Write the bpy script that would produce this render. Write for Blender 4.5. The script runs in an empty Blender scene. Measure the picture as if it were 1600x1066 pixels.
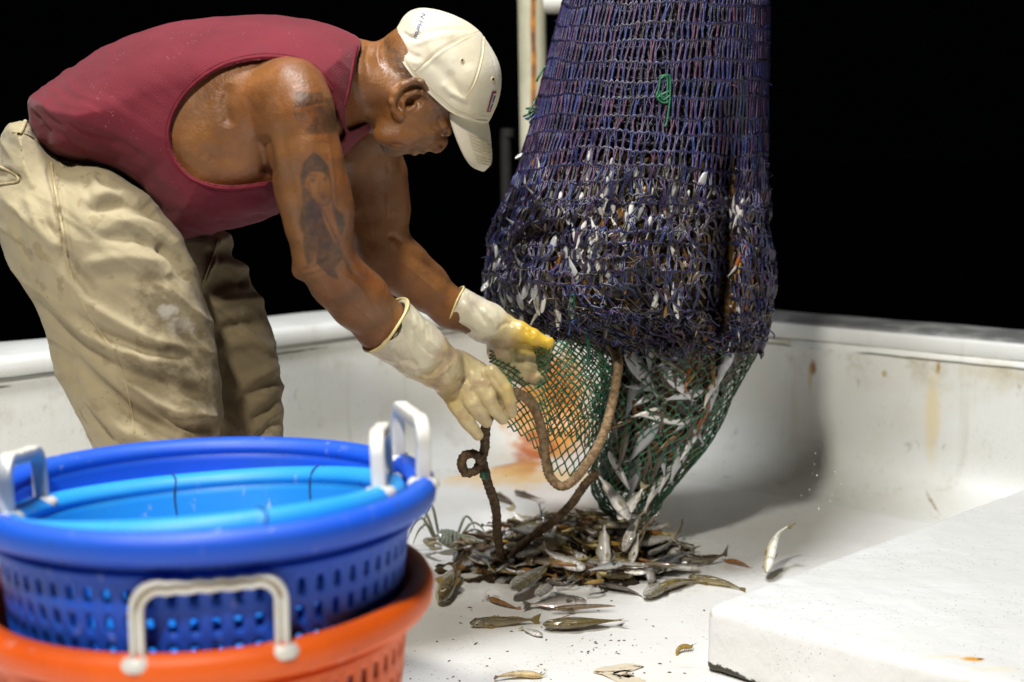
import bpy, math, random
import numpy as np
from mathutils import Vector, Matrix
from mathutils.bvhtree import BVHTree
R = math.radians
sc = bpy.context.scene
col = sc.collection
rng = np.random.default_rng(7)
random.seed(7)

# ------------------------------------------------------------------ camera, world, lamps, exposure
CAM = Vector((0, 0, 0.80)); TILT = math.atan(283/2000); FPX = 2000.0
cd = bpy.data.cameras.new('camera'); cam = bpy.data.objects.new('camera', cd); col.objects.link(cam)
cam.location = CAM; cam.rotation_euler = (math.pi/2 - TILT, 0, 0)
cd.sensor_width = 36; cd.lens = 45; cd.clip_start = .05; cd.clip_end = 2000
cd.dof.use_dof = True; cd.dof.focus_distance = 2.12; cd.dof.aperture_fstop = 2.7
sc.camera = cam
w = bpy.data.worlds.new('World'); sc.world = w; w.use_nodes = True
bg = w.node_tree.nodes['Background']
bg.inputs[0].default_value = (.5, .6, .8, 1); bg.inputs[1].default_value = .0008      # night sky
def lamp(name, loc, tgt, energy, color, radius, spot=110):
    l = bpy.data.lights.new(name, 'SPOT'); o = bpy.data.objects.new(name, l); col.objects.link(o)
    l.energy = energy; l.color = color; l.shadow_soft_size = radius; l.spot_size = R(spot); l.spot_blend = .6
    o.location = loc; o.rotation_euler = (Vector(tgt)-Vector(loc)).to_track_quat('-Z', 'Y').to_euler()
    return o
# two deck floodlights of the boat: one on the wheelhouse behind the camera, one overhead on the boom
lamp('deck_floodlight', (-.64, -.18, 2.66), (.15, 2.4, .3), 295, (1, .95, .86), .11)
lamp('deck_floodlight', (-.52, 1.5, 3.9), (.10, 2.2, .3), 570, (.95, .97, 1), .38)
sc.view_settings.view_transform = 'Standard'; sc.view_settings.look = 'None'
sc.view_settings.exposure = .12; sc.view_settings.gamma = 1
sc.cycles.use_denoising = True
sc.cycles.max_bounces = 8

# ------------------------------------------------------------------ points of the place from the photograph
ct, st = math.cos(TILT), math.sin(TILT)
def ray(px, py):
    a = (np.asarray(px, float)-800)/FPX; b = (533-np.asarray(py, float))/FPX
    return a, ct + b*st, -st + b*ct
def P(px, py, Y):
    a, dy, dz = ray(px, py); t = np.asarray(Y, float)/dy
    return np.stack(np.broadcast_arrays(a*t, dy*t, .8 + dz*t), -1)
def Fl(px, py, z=0.0):
    a, dy, dz = ray(px, py); t = (z-.8)/dz
    return Vector((float(a*t), float(dy*t), z))
Y0 = 2.05
def U(v):                       # modelling space of the figure: x right, y down, z away (about a millimetre each)
    v = np.asarray(v, float)
    return P(v[..., 0], v[..., 1], Y0 + v[..., 2]*1.025e-3)

# ------------------------------------------------------------------ meshes and tags
def tag(o, label=None, cat=None, group=None, kind=None):
    if label: o['label'] = label
    if cat: o['category'] = cat
    if group: o['group'] = group
    if kind: o['kind'] = kind
    return o
def empty(name, loc=(0, 0, 0)):
    o = bpy.data.objects.new(name, None); o.empty_display_size = .05; o.location = loc; col.objects.link(o); return o
def mk(name, V, F, m, parent=None, smooth=True, vc=None, local=False):
    V = np.asarray(V, float)
    if parent is not None and not local:
        off = np.array(parent.location); p = parent.parent
        while p is not None: off = off + np.array(p.location); p = p.parent
        V = V - off
    me = bpy.data.meshes.new(name)
    if isinstance(F, np.ndarray):
        n, k = F.shape
        me.vertices.add(len(V)); me.vertices.foreach_set('co', V.astype(np.float32).ravel())
        me.loops.add(n*k); me.loops.foreach_set('vertex_index', F.astype(np.int32).ravel())
        me.polygons.add(n); me.polygons.foreach_set('loop_start', np.arange(0, n*k, k, dtype=np.int32))
        me.update(calc_edges=True)
    else:
        me.from_pydata([tuple(v) for v in V], [], [tuple(f) for f in F])
    me.validate(clean_customdata=False)
    if smooth: me.polygons.foreach_set('use_smooth', np.ones(len(me.polygons), bool))
    if vc is not None:
        a = me.color_attributes.new('Col', 'FLOAT_COLOR', 'POINT')
        vc = np.asarray(vc, float)
        if vc.shape[1] == 3: vc = np.c_[vc, np.ones(len(vc))]
        a.data.foreach_set('color', vc.astype(np.float32).ravel())
    me.materials.append(m)
    o = bpy.data.objects.new(name, me); col.objects.link(o)
    if parent is not None: o.parent = parent
    return o
def grid_faces(nu, nv, cu=False, cv=False):
    i = np.arange(nu if cu else nu-1)[:, None]; j = np.arange(nv if cv else nv-1)[None, :]
    i2 = (i+1) % nu; j2 = (j+1) % nv
    return np.stack(np.broadcast_arrays(i*nv+j, i2*nv+j, i2*nv+j2, i*nv+j2), -1).reshape(-1, 4)
def tubes(lines, rad, sides=6, closed=False, caps=True):
    """list of (n,3) polylines -> V, F of round tubes; rad a number or per-line array"""
    VV, FF, base, owner = [], [], 0, []
    ang = np.linspace(0, 2*np.pi, sides, endpoint=False)
    for li, L in enumerate(lines):
        L = np.asarray(L, float); n = len(L)
        r = rad[li] if isinstance(rad, (list, tuple)) else rad
        r = np.broadcast_to(np.asarray(r, float), (n,)) if np.ndim(r) < 2 else r
        if closed: T = np.roll(L, -1, 0)-np.roll(L, 1, 0)
        else: T = np.gradient(L, axis=0)
        T /= np.linalg.norm(T, axis=1)[:, None]+1e-12
        N = np.zeros_like(T); ref = np.array([.13, .2, .97]) if abs(T[0, 2]) < .9 else np.array([1., .1, 0])
        nn = ref
        for k in range(n):
            nn = nn - T[k]*(nn@T[k]); nn = nn/(np.linalg.norm(nn)+1e-12); N[k] = nn
        B = np.cross(T, N)
        ring = L[:, None] + r[:, None, None]*(np.cos(ang)[None, :, None]*N[:, None]+np.sin(ang)[None, :, None]*B[:, None])
        VV.append(ring.reshape(-1, 3)); FF.append(grid_faces(n, sides, closed, True)+base); base += n*sides
        owner.append(np.full(n*sides, li))
    return np.concatenate(VV), np.concatenate(FF)[:, ::-1].copy(), np.concatenate(owner)
def spline(pts, n=40, closed=False):
    p = np.asarray(pts, float); m = len(p)
    if closed: q = np.concatenate([p[-1:], p, p[:2]]); segs = m
    else: q = np.concatenate([2*p[:1]-p[1:2], p, 2*p[-1:]-p[-2:-1]]); segs = m-1
    t = np.linspace(0, segs, n, endpoint=not closed); k = np.minimum(t.astype(int), segs-1); f = (t-k)[:, None]
    a, b, c, d = q[k], q[k+1], q[k+2], q[k+3]
    return .5*((2*b)+(-a+c)*f+(2*a-5*b+4*c-d)*f**2+(-a+3*b-3*c+d)*f**3)
def hash3(i, j, k, s):
    h = (i*374761393 + j*668265263 + k*2147483647 + s*974634777) & 0xffffffff
    h = ((h ^ (h >> 13))*1274126177) & 0xffffffff
    return ((h ^ (h >> 16)) & 0xffff)/65535.0
def vnoise(p, scale=1., seed=0, oct=1):
    out = 0; amp = 1; tot = 0
    for o in range(oct):
        q = np.asarray(p, float)*scale*(2**o); i = np.floor(q).astype(np.int64); f = q-i; f = f*f*(3-2*f)
        r = 0
        for dx in (0, 1):
            for dy in (0, 1):
                for dz in (0, 1):
                    wgt = (f[:, 0] if dx else 1-f[:, 0])*(f[:, 1] if dy else 1-f[:, 1])*(f[:, 2] if dz else 1-f[:, 2])
                    r = r + wgt*hash3(i[:, 0]+dx, i[:, 1]+dy, i[:, 2]+dz, seed+o*17)
        out = out+amp*r; tot += amp; amp *= .5
    return out/tot*2-1

# ------------------------------------------------------------------ implicit surfaces on a voxel grid
class Vox:
    def __init__(s, lo, hi, h):
        s.lo = np.array(lo, float); s.h = h; s.n = np.ceil((np.array(hi)-s.lo)/h).astype(int)+1
        s.F = np.full(s.n, 60., np.float32)
        s.ax = [s.lo[i]+h*np.arange(s.n[i]) for i in range(3)]
    def sub(s, lo, hi):
        a = np.clip(np.floor((np.array(lo)-s.lo)/s.h).astype(int), 0, s.n); b = np.clip(np.ceil((np.array(hi)-s.lo)/s.h).astype(int)+1, 0, s.n)
        sl = tuple(slice(a[i], b[i]) for i in range(3))
        return sl, s.ax[0][sl[0]][:, None, None], s.ax[1][sl[1]][None, :, None], s.ax[2][sl[2]][None, None, :]
    def add(s, fn, lo, hi, k=8., mode='u'):
        m = k+3*s.h+6
        sl, X, Y, Z = s.sub(np.array(lo)-m, np.array(hi)+m)
        if 0 in s.F[sl].shape: return
        f = fn(X, Y, Z).astype(np.float32); g = s.F[sl]
        if mode == 'u':
            h = np.clip(.5+.5*(g-f)/k, 0, 1); s.F[sl] = g*(1-h)+f*h-k*h*(1-h)
        elif mode == 'cut':
            f = -f; h = np.clip(.5-.5*(g-f)/k, 0, 1); s.F[sl] = g*(1-h)+f*h+k*h*(1-h)
        elif mode == 'i':
            s.F[sl] = np.maximum(g, f)
    def cap(s, a, ra, b, rb, k=8., zs=1., mode='u'):
        a = np.array(a, float); b = np.array(b, float); d = b-a; L2 = d@d+1e-9; r = max(ra, rb)
        def fn(X, Y, Z):
            t = np.clip(((X-a[0])*d[0]+(Y-a[1])*d[1]+(Z-a[2])*d[2])/L2, 0, 1)
            return np.sqrt((X-a[0]-t*d[0])**2+(Y-a[1]-t*d[1])**2+((Z-a[2]-t*d[2])/zs)**2)-(ra+(rb-ra)*t)
        rz = np.array([r, r, r*max(zs, 1)])
        s.add(fn, np.minimum(a, b)-rz, np.maximum(a, b)+rz, k, mode)
    def chain(s, pts, k=8., zs=1.):
        for p, q in zip(pts[:-1], pts[1:]): s.cap(p[:3], p[3], q[:3], q[3], k, zs)
    def ell(s, c, r, ang=0., k=8., mode='u'):
        ca, sa = math.cos(ang), math.sin(ang)
        def fn(X, Y, Z):
            x = (X-c[0])*ca+(Y-c[1])*sa; y = -(X-c[0])*sa+(Y-c[1])*ca; z = Z-c[2]
            k0 = np.sqrt((x/r[0])**2+(y/r[1])**2+(z/r[2])**2); k1 = np.sqrt((x/r[0]**2)**2+(y/r[1]**2)**2+(z/r[2]**2)**2)+1e-6
            return k0*(k0-1)/k1
        m = max(r[0], r[1]); s.add(fn, (c[0]-m, c[1]-m, c[2]-r[2]), (c[0]+m, c[1]+m, c[2]+r[2]), k, mode)
    def puff(s, poly, Rr, W, zc=0., k=8., off=0., mode='u', Wf=None, zf=None, sm=3):
        poly = spline(poly, len(poly)*sm, True) if sm else np.asarray(poly, float)
        wm = W*1.3
        lo = np.r_[poly.min(0)-abs(off), -wm]; hi = np.r_[poly.max(0)+abs(off), wm]
        if zf is None: lo[2] += zc; hi[2] += zc
        else: lo[2], hi[2] = s.lo[2], s.lo[2]+s.n[2]*s.h
        def fn(X, Y, Z):
            d = -(sd2(poly, X[:, 0, 0], Y[0, :, 0])+off)[:, :, None]
            q = 1-np.clip(d/Rr, -2, 1)
            Wv = W if Wf is None else Wf(X, Y); zz = zc if zf is None else zf(X, Y)
            return (np.sqrt(q*q+((Z-zz)/Wv)**2)-1)*min(Rr, W)*.75
        s.add(fn, lo, hi, k, mode)
    def prism(s, poly, mode='i', sm=3, off=0.):
        poly = spline(poly, len(poly)*sm, True) if sm else np.asarray(poly, float)
        X, Y = s.ax[0], s.ax[1]
        d = (sd2(poly, X, Y)+off)[:, :, None].astype(np.float32)
        s.F = np.maximum(s.F, d if mode == 'i' else -d)
    def mesh(s, smooth=2):
        V, Q = surface_nets(s.F, s.lo, s.h)
        if smooth: V = lap(V, Q, smooth)
        return V, Q
def sd2(poly, xs, ys):
    X, Y = np.meshgrid(xs, ys, indexing='ij'); d2 = np.full(X.shape, 1e12); ins = np.zeros(X.shape, bool)
    for (x1, y1), (x2, y2) in zip(poly, np.roll(poly, -1, 0)):
        ex, ey = x2-x1, y2-y1; t = np.clip(((X-x1)*ex+(Y-y1)*ey)/(ex*ex+ey*ey+1e-12), 0, 1)
        d2 = np.minimum(d2, (X-x1-t*ex)**2+(Y-y1-t*ey)**2)
        c = (y1 > Y) != (y2 > Y)
        ins ^= c & (X < (x2-x1)*(Y-y1)/((y2-y1) if y2 != y1 else 1e-12)+x1)
    d = np.sqrt(d2); return np.where(ins, -d, d)
def surface_nets(F, lo, h):
    S = F < 0
    c = [S[a:S.shape[0]-1+a, b:S.shape[1]-1+b, e:S.shape[2]-1+e] for a in (0, 1) for b in (0, 1) for e in (0, 1)]
    al = c[0].copy(); an = c[0].copy()
    for q in c[1:]: al &= q; an |= q
    I = np.argwhere(an & ~al); idm = np.full(np.array(F.shape)-1, -1, np.int64); idm[tuple(I.T)] = np.arange(len(I))
    acc = np.zeros((len(I), 3)); cnt = np.zeros(len(I))
    co = [(a, b, e) for a in (0, 1) for b in (0, 1) for e in (0, 1)]
    for p in co:
        for ax in range(3):
            if p[ax]: continue
            q = list(p); q[ax] = 1
            f0 = F[I[:, 0]+p[0], I[:, 1]+p[1], I[:, 2]+p[2]]; f1 = F[I[:, 0]+q[0], I[:, 1]+q[1], I[:, 2]+q[2]]
            m = (f0 < 0) != (f1 < 0); t = f0/np.where(m, f0-f1, 1)
            pt = np.tile(np.array(p, float), (len(I), 1)); pt[:, ax] = t
            acc[m] += pt[m]; cnt[m] += 1
    V = (I+acc/cnt[:, None])*h+lo
    Q = []
    for ax in range(3):
        u, v = (ax+1) % 3, (ax+2) % 3
        A = np.moveaxis(S, ax, 0)
        sl0 = [slice(None)]*3; sl1 = [slice(None)]*3; sl0[ax] = slice(0, -1); sl1[ax] = slice(1, None)
        ch = S[tuple(sl0)] != S[tuple(sl1)]
        E = np.argwhere(ch)
        E = E[(E[:, u] > 0) & (E[:, v] > 0) & (E[:, u] < F.shape[u]-1) & (E[:, v] < F.shape[v]-1)]
        def cell(du, dv):
            C = E.copy(); C[:, u] -= du; C[:, v] -= dv; return idm[tuple(C.T)]
        q = np.stack([cell(1, 1), cell(0, 1), cell(0, 0), cell(1, 0)], -1)
        inside0 = S[tuple(E.T)]
        q[~inside0] = q[~inside0][:, ::-1]
        Q.append(q)
    return V, np.concatenate(Q)
def edges_of(Q):
    return np.concatenate([Q[:, [0, 1]], Q[:, [1, 2]], Q[:, [2, 3]], Q[:, [3, 0]]])
def lap(V, Q, n, lam=.5):
    E = edges_of(Q); E = np.concatenate([E, E[:, ::-1]])
    cnt = np.bincount(E[:, 0], minlength=len(V))[:, None]
    for it in range(n):
        for l in (lam, -lam*1.02):
            A = np.stack([np.bincount(E[:, 0], V[E[:, 1], a], len(V)) for a in range(3)], -1)/np.maximum(cnt, 1)
            V = V+l*(A-V)
    return V
def vnormals(V, Q):
    n = np.cross(V[Q[:, 2]]-V[Q[:, 0]], V[Q[:, 3]]-V[Q[:, 1]]); N = np.zeros_like(V)
    for k in range(4):
        for a in range(3): N[:, a] += np.bincount(Q[:, k], n[:, a], len(V))
    return N/(np.linalg.norm(N, axis=1)[:, None]+1e-9)
def segdist(V, line):
    """distance in the x-y plane to a polyline, the signed side, and the place along it (0..1)"""
    L = np.asarray(line, float); best = np.full(len(V), 1e9); side = np.zeros(len(V)); par = np.zeros(len(V))
    n = len(L)-1
    for k in range(n):
        a, b = L[k], L[k+1]; d = b-a; t = np.clip(((V[:, :2]-a)@d)/(d@d+1e-9), 0, 1)
        e = V[:, :2]-a-t[:, None]*d; q = np.hypot(e[:, 0], e[:, 1]); m = q < best
        best[m] = q[m]; side[m] = np.sign(d[0]*e[m, 1]-d[1]*e[m, 0]); par[m] = (k+t[m])/n
    return best, side, par
def folds(V, Q, strokes, zmax=1e9, zmin=-1e9):
    """strokes: (points, width, depth, kind) pushed along the normal; kind 'v' valley, 'r' ridge, 's' step"""
    N = vnormals(V, Q); D = np.zeros(len(V))
    for s in strokes:
        line, wd, am, kd = s
        line = spline(line, 14) if len(line) > 2 else np.asarray(line, float)
        d, sd_, par = segdist(V, line); m = (V[:, 2] < zmax) & (V[:, 2] > zmin) & (d < wd*4)
        tp = np.clip(np.minimum(par, 1-par)*5+.12, 0, 1)
        g = np.exp(-(d/wd)**2)
        if kd == 's': g = g*sd_*d/wd*1.6
        D += np.where(m, am*(-g if kd == 'v' else g)*tp, 0)
    return V+N*D[:, None]

# ------------------------------------------------------------------ materials
class NT:
    def __init__(s, name):
        s.m = bpy.data.materials.new(name); s.m.use_nodes = True; s.t = s.m.node_tree; s.n = s.t.nodes
        s.b = s.n['Principled BSDF']; s.tc = s.n.new('ShaderNodeTexCoord'); s.co = s.tc.outputs['Object']
    def lk(s, a, b):
        if isinstance(a, (int, float)): b.default_value = a
        elif isinstance(a, tuple): b.default_value = a if len(a) != 3 or b.type != 'RGBA' else (*a, 1)
        else: s.t.links.new(a, b)
    def mapv(s, scale=(1, 1, 1), rot=(0, 0, 0), loc=(0, 0, 0), co=None):
        n = s.n.new('ShaderNodeMapping'); s.lk(co or s.co, n.inputs['Vector'])
        n.inputs['Scale'].default_value = scale; n.inputs['Rotation'].default_value = rot; n.inputs['Location'].default_value = loc
        return n.outputs[0]
    def noise(s, scale, detail=4, rough=.55, co=None, dist=0.):
        n = s.n.new('ShaderNodeTexNoise'); s.lk(co or s.co, n.inputs['Vector']); n.inputs['Scale'].default_value = scale
        n.inputs['Detail'].default_value = detail; n.inputs['Roughness'].default_value = rough; n.inputs['Distortion'].default_value = dist
        return n.outputs[0]
    def voro(s, scale, co=None, feat='F1'):
        n = s.n.new('ShaderNodeTexVoronoi'); s.lk(co or s.co, n.inputs['Vector']); n.inputs['Scale'].default_value = scale; n.feature = feat
        return n.outputs['Distance']
    def ss(s, x, lo, hi):
        n = s.n.new('ShaderNodeMapRange'); n.interpolation_type = 'SMOOTHSTEP'; s.lk(x, n.inputs[0])
        if lo > hi: n.inputs[1].default_value = hi; n.inputs[2].default_value = lo; n.inputs[3].default_value = 1; n.inputs[4].default_value = 0
        else: n.inputs[1].default_value = lo; n.inputs[2].default_value = hi
        return n.outputs[0]
    def math(s, op, a, b=0.):
        n = s.n.new('ShaderNodeMath'); n.operation = op; s.lk(a, n.inputs[0]); s.lk(b, n.inputs[1]); return n.outputs[0]
    def mix(s, f, a, b):
        n = s.n.new('ShaderNodeMix'); n.data_type = 'RGBA'; s.lk(f, n.inputs[0]); s.lk(a, n.inputs[6]); s.lk(b, n.inputs[7]); return n.outputs[2]
    def attr(s, name='Col'):
        n = s.n.new('ShaderNodeAttribute'); n.attribute_name = name; return n
    def rnd(s):
        return s.n.new('ShaderNodeObjectInfo').outputs['Random']
    def blob(s, c, r, soft=.5, amp=.35, nscale=30, wild=6):
        """1 near world point c (radii r), ragged edge"""
        mp = s.mapv(tuple(1/q for q in r), (0, 0, 0), tuple(-a/q for a, q in zip(c, r)))
        L = s.n.new('ShaderNodeVectorMath'); L.operation = 'LENGTH'; s.lk(mp, L.inputs[0])
        nz = s.noise(nscale, wild, .65)
        d = s.math('ADD', L.outputs['Value'], s.math('MULTIPLY', s.math('SUBTRACT', nz, .5), amp*4))
        return s.ss(d, 1.0, 1.0-soft)
    def out(s, colr, rough=.5, bump=None, bstr=.3, bdist=.002, spec=.5, sss=0, sssr=(.01, .004, .002), coat=0, trans=0):
        s.lk(colr, s.b.inputs['Base Color']); s.lk(rough, s.b.inputs['Roughness']); s.b.inputs['Specular IOR Level'].default_value = spec
        if bump is not None:
            n = s.n.new('ShaderNodeBump'); n.inputs['Strength'].default_value = bstr; n.inputs['Distance'].default_value = bdist
            s.lk(bump, n.inputs['Height']); s.lk(n.outputs[0], s.b.inputs['Normal'])
        if sss: s.b.inputs['Subsurface Weight'].default_value = sss; s.b.inputs['Subsurface Radius'].default_value = (1, .4, .2); s.b.inputs['Subsurface Scale'].default_value = .008
        if coat: s.b.inputs['Coat Weight'].default_value = coat; s.b.inputs['Coat Roughness'].default_value = .1
        if trans: s.b.inputs['Transmission Weight'].default_value = trans
        return s.m
def simple(name, c, rough=.5, c2=None, ns=20, bump=None, bs=.3, spec=.5, bdist=.002, coat=0):
    t = NT(name); cc = t.mix(t.ss(t.noise(ns, 5), .35, .65), c, c2) if c2 else c
    return t.out(cc, rough, t.noise(bump, 5) if bump else None, bs, bdist, spec, coat=coat)
def attrmat(name, rough=.35, bump=None, bs=.3, vary=0., spec=.5, bdist=.001, coat=0, sss=0):
    t = NT(name); a = t.attr(); c = a.outputs['Color']
    if vary:
        h = t.n.new('ShaderNodeHueSaturation'); t.lk(c, h.inputs['Color'])
        r = t.rnd(); t.lk(t.math('ADD', t.math('MULTIPLY', r, vary), 1-vary*.6), h.inputs['Value'])
        r2 = t.math('FRACT', t.math('MULTIPLY', r, 7.31)); t.lk(t.math('ADD', t.math('MULTIPLY', r2, .05), .475), h.inputs['Hue'])
        c = h.outputs[0]
    return t.out(c, rough, t.noise(bump, 4) if bump else None, bs, bdist, spec, coat=coat, sss=sss)

# ================================================================== THE BOAT: deck, bulwark, hatch, sea
def paint(name, base, warm, speck=.5, scuff=.5, stains=(), bump=60, bstr=.25, rough=.42, stretch=(1, 1, 1), mild=.0, overlay=None, fine=True):
    t = NT(name)
    c = t.mix(t.ss(t.noise(3.2, 6), .36, .68), base, warm)
    sc_ = t.ss(t.noise(9, 8, .7, t.mapv((.6, 5, 3), (0, 0, .35))), .60, .76)
    c = t.mix(t.math('MULTIPLY', sc_, scuff), c, (.36, .35, .30))
    if mild:
        mv = t.mapv(stretch)
        ml = t.math('MULTIPLY', t.ss(t.noise(34, 7, .72, mv), .58, .74), t.ss(t.noise(4.5, 4), .45, .62))
        c = t.mix(t.math('MULTIPLY', ml, mild), c, (.17, .15, .085))
        st_ = t.math('MULTIPLY', t.ss(t.noise(16, 5, .6, t.mapv((1, 1, .07))), .56, .72), mild*.45)
        c = t.mix(st_, c, (.42, .38, .27))
    if speck:
        gate = t.ss(t.noise(7, 3), .47, .62)
        v = t.voro(70, t.mapv((1, 1.6, 1.6), (0, 0, .5)))
        d = t.math('MULTIPLY', t.ss(v, .13, .07), gate)
        v2 = t.voro(170, t.mapv((.55, 1.5, 1.5), (0, 0, .4)))
        d2 = t.math('MULTIPLY', t.ss(v2, .17, .10), t.ss(t.noise(11, 3), .52, .60))
        c = t.mix(t.math('MULTIPLY', t.math('MAXIMUM', d, d2), speck), c, (.045, .035, .025))
    for (cc, rr, colr, k, soft, amp, ns) in stains:
        c = t.mix(t.math('MULTIPLY', t.blob(cc, rr, soft, amp, ns), k), c, colr)
    if overlay: c = overlay(t, c)
    rg = t.math('ADD', t.math('MULTIPLY', t.noise(12, 4), .25), rough-.12)
    if name == 'deck_paint':
        wet = t.blob((float(Fl(920, 880).x), float(Fl(920, 880).y), 0), (.42, .30, .3), .5, .3, 9)
        rg = t.math('MULTIPLY', rg, t.math('SUBTRACT', 1., t.math('MULTIPLY', wet, .7)))
    h = t.math('ADD', t.noise(bump, 6, .6, t.mapv((1, 2.2, 1))), t.math('MULTIPLY', t.noise(bump*.12, 3), 1.5))
    return t.out(c, rg, h, bstr, .003)

# bulwark path: left wall, rounded corner, right wall (inner face)
LA = np.array([-1.045, 2.61]); LD = np.array([.727, .687]); RA = np.array([1.13, 2.84]); RD = np.array([-.770, .638])
s_ = np.linalg.solve(np.stack([LD, -RD], 1), RA-LA); CO = LA+LD*s_[0]
pl = [LA+LD*t for t in np.linspace(-1.9, s_[0]-.34, 60)]
pr = [RA+RD*t for t in np.linspace(s_[1]-.40, -2.2, 60)]
b0, b2 = pl[-1], pr[0]
cv = [(1-t)**2*b0+2*t*(1-t)*CO+t*t*b2 for t in np.linspace(0, 1, 22)[1:-1]]
path = np.array(pl+cv+pr); npth = len(path)
tg = np.gradient(path, axis=0); tg /= np.linalg.norm(tg, axis=1)[:, None]
nout = np.stack([-tg[:, 1], tg[:, 0]], 1)          # outward (towards the sea)
par = np.clip((path[:, 0]+.2)/.7, 0, 1); par = par*par*(3-2*par)      # 0 left .. 1 right
def sweep(prof):
    V = []
    for k in range(npth):
        pr_ = prof(par[k])
        for (n, z) in pr_:
            q = path[k]+nout[k]*n; V.append((q[0], q[1], z))
    return np.array(V), npth, len(pr_)
def wallseam(t, c):
    g = t.n.new('ShaderNodeSeparateXYZ'); t.lk(t.co, g.inputs[0]); z = t.math('ADD', g.outputs['Z'], t.math('MULTIPLY', t.noise(5, 4), .012))
    crack = t.math('MULTIPLY', t.math('MULTIPLY', t.ss(z, .338, .3405), t.ss(z, .3455, .343)), t.ss(t.noise(3.3, 4, .6), .45, .52))
    below = t.math('MULTIPLY', t.math('MULTIPLY', t.ss(z, .24, .335), t.ss(z, .348, .342)), t.ss(t.noise(11, 7, .7), .46, .68))
    c = t.mix(t.math('MULTIPLY', below, .6), c, (.40, .34, .20))
    return t.mix(t.math('MULTIPLY', crack, .85), c, (.06, .05, .03))
def wallprof(u):
    f = [(-.24, -.004), (-.15, .0035), (-.105, .011), (-.065, .025), (-.035, .046), (-.014, .073), (-.004, .1)]
    z = list(np.linspace(.13, .352, 12))
    return f+[(0, q) for q in z]+[(.05, .353), (.09, .34), (.09, -.9)]
def capprof(u):
    o = -.016*(1-u)-.0015*u; wd = .215*(1-u)+.20*u; b = .357*(1-u)+.350*u
    return [(.03, b), (o+.004, b), (o, b+.006), (o, .383), (o+.003, .392), (o+.011, .398), (o+.022, .40), (wd*.5, .402), (wd-.02, .40), (wd-.006, .395), (wd, .385), (wd, b), (.03, b-.0005)]
wr = empty('bulwark_wall', (float(CO[0]), float(CO[1]), 0))
tag(wr, 'white painted bulwark wall with rust stains running round the deck corner', 'wall')
rust = [
 (tuple(P(862, 640, 3.53)), (.155, .3, .21), (.62, .27, .03), .95, .6, .34, 14),
 (tuple(P(835, 705, 3.50)), (.085, .3, .06), (.40, .085, .008), .9, .6, .5, 22),
 (tuple(P(880, 615, 3.50)), (.06, .3, .10), (.58, .17, .012), .8, .7, .5, 22),
 (tuple(P(760, 735, 3.4)), (.19, .25, .05), (.80, .62, .30), .55, .8, .4, 10),
 (tuple(P(1274, 578, 3.12)), (.010, .2, .028), (.30, .12, .02), .95, .7, .25, 60),
 (tuple(P(1271, 595, 3.12)), (.007, .2, .05), (.62, .45, .20), .7, .8, .2, 40),
 (tuple(P(1473, 578, 2.92)), (.006, .2, .022), (.36, .17, .03), .95, .7, .25, 60),
 (tuple(P(1458, 650, 2.95)), (.020, .2, .17), (.70, .57, .30), .65, .8, .22, 24),
 (tuple(P(1438, 775, 2.95)), (.006, .2, .03), (.30, .2, .09), .9, .7, .3, 60),
 (tuple(P(1388, 587, 3.0)), (.007, .2, .012), (.40, .30, .12), .8, .6, .3, 60),
 (tuple(P(1220, 530, 3.2)), (.05, .3, .022), (.42, .36, .16), .55, .8, .5, 40),
 (tuple(P(1570, 590, 2.8)), (.09, .3, .05), (.55, .48, .30), .5, .9, .5, 40),
]
M_wall = paint('bulwark_paint', (.72, .725, .69), (.65, .64, .57), speck=.6, scuff=.42, stains=rust, bump=40, bstr=.3, mild=.85, stretch=(1, 1, .6), overlay=lambda t, c: wallseam(t, c))
def rail_tint(t, c):
    # uneven dark grey atop the narrow right-hand rail; cracked seam lines
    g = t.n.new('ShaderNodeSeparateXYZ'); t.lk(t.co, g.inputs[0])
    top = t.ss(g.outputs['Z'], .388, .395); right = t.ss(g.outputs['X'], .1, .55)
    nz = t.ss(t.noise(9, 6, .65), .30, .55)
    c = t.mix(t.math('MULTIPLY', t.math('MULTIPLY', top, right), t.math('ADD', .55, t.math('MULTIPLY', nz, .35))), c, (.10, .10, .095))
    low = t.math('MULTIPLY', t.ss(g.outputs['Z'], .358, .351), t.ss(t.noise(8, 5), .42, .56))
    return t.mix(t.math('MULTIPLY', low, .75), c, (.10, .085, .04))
M_cap = paint('rail_paint', (.74, .75, .72), (.66, .66, .62), speck=.3, scuff=.35, bump=45, bstr=.35, mild=.5, overlay=rail_tint)
V, a, b = sweep(wallprof); V[:, :2] += .004*vnoise(V, 7, 3)[:, None]
# parent offsets make object coordinates differ from world ones: the bulwark's parts keep world coordinates
wr.location = (0, 0, 0)
mk('wall', V, grid_faces(a, b), M_wall, wr)
V, a, b = sweep(capprof); V[:, 2] += .0022*vnoise(V, 9, 4); V[:, :2] += .002*vnoise(V, 25, 5)[:, None]
mk('rail_cap', V, grid_faces(a, b), M_cap, wr)

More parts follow.
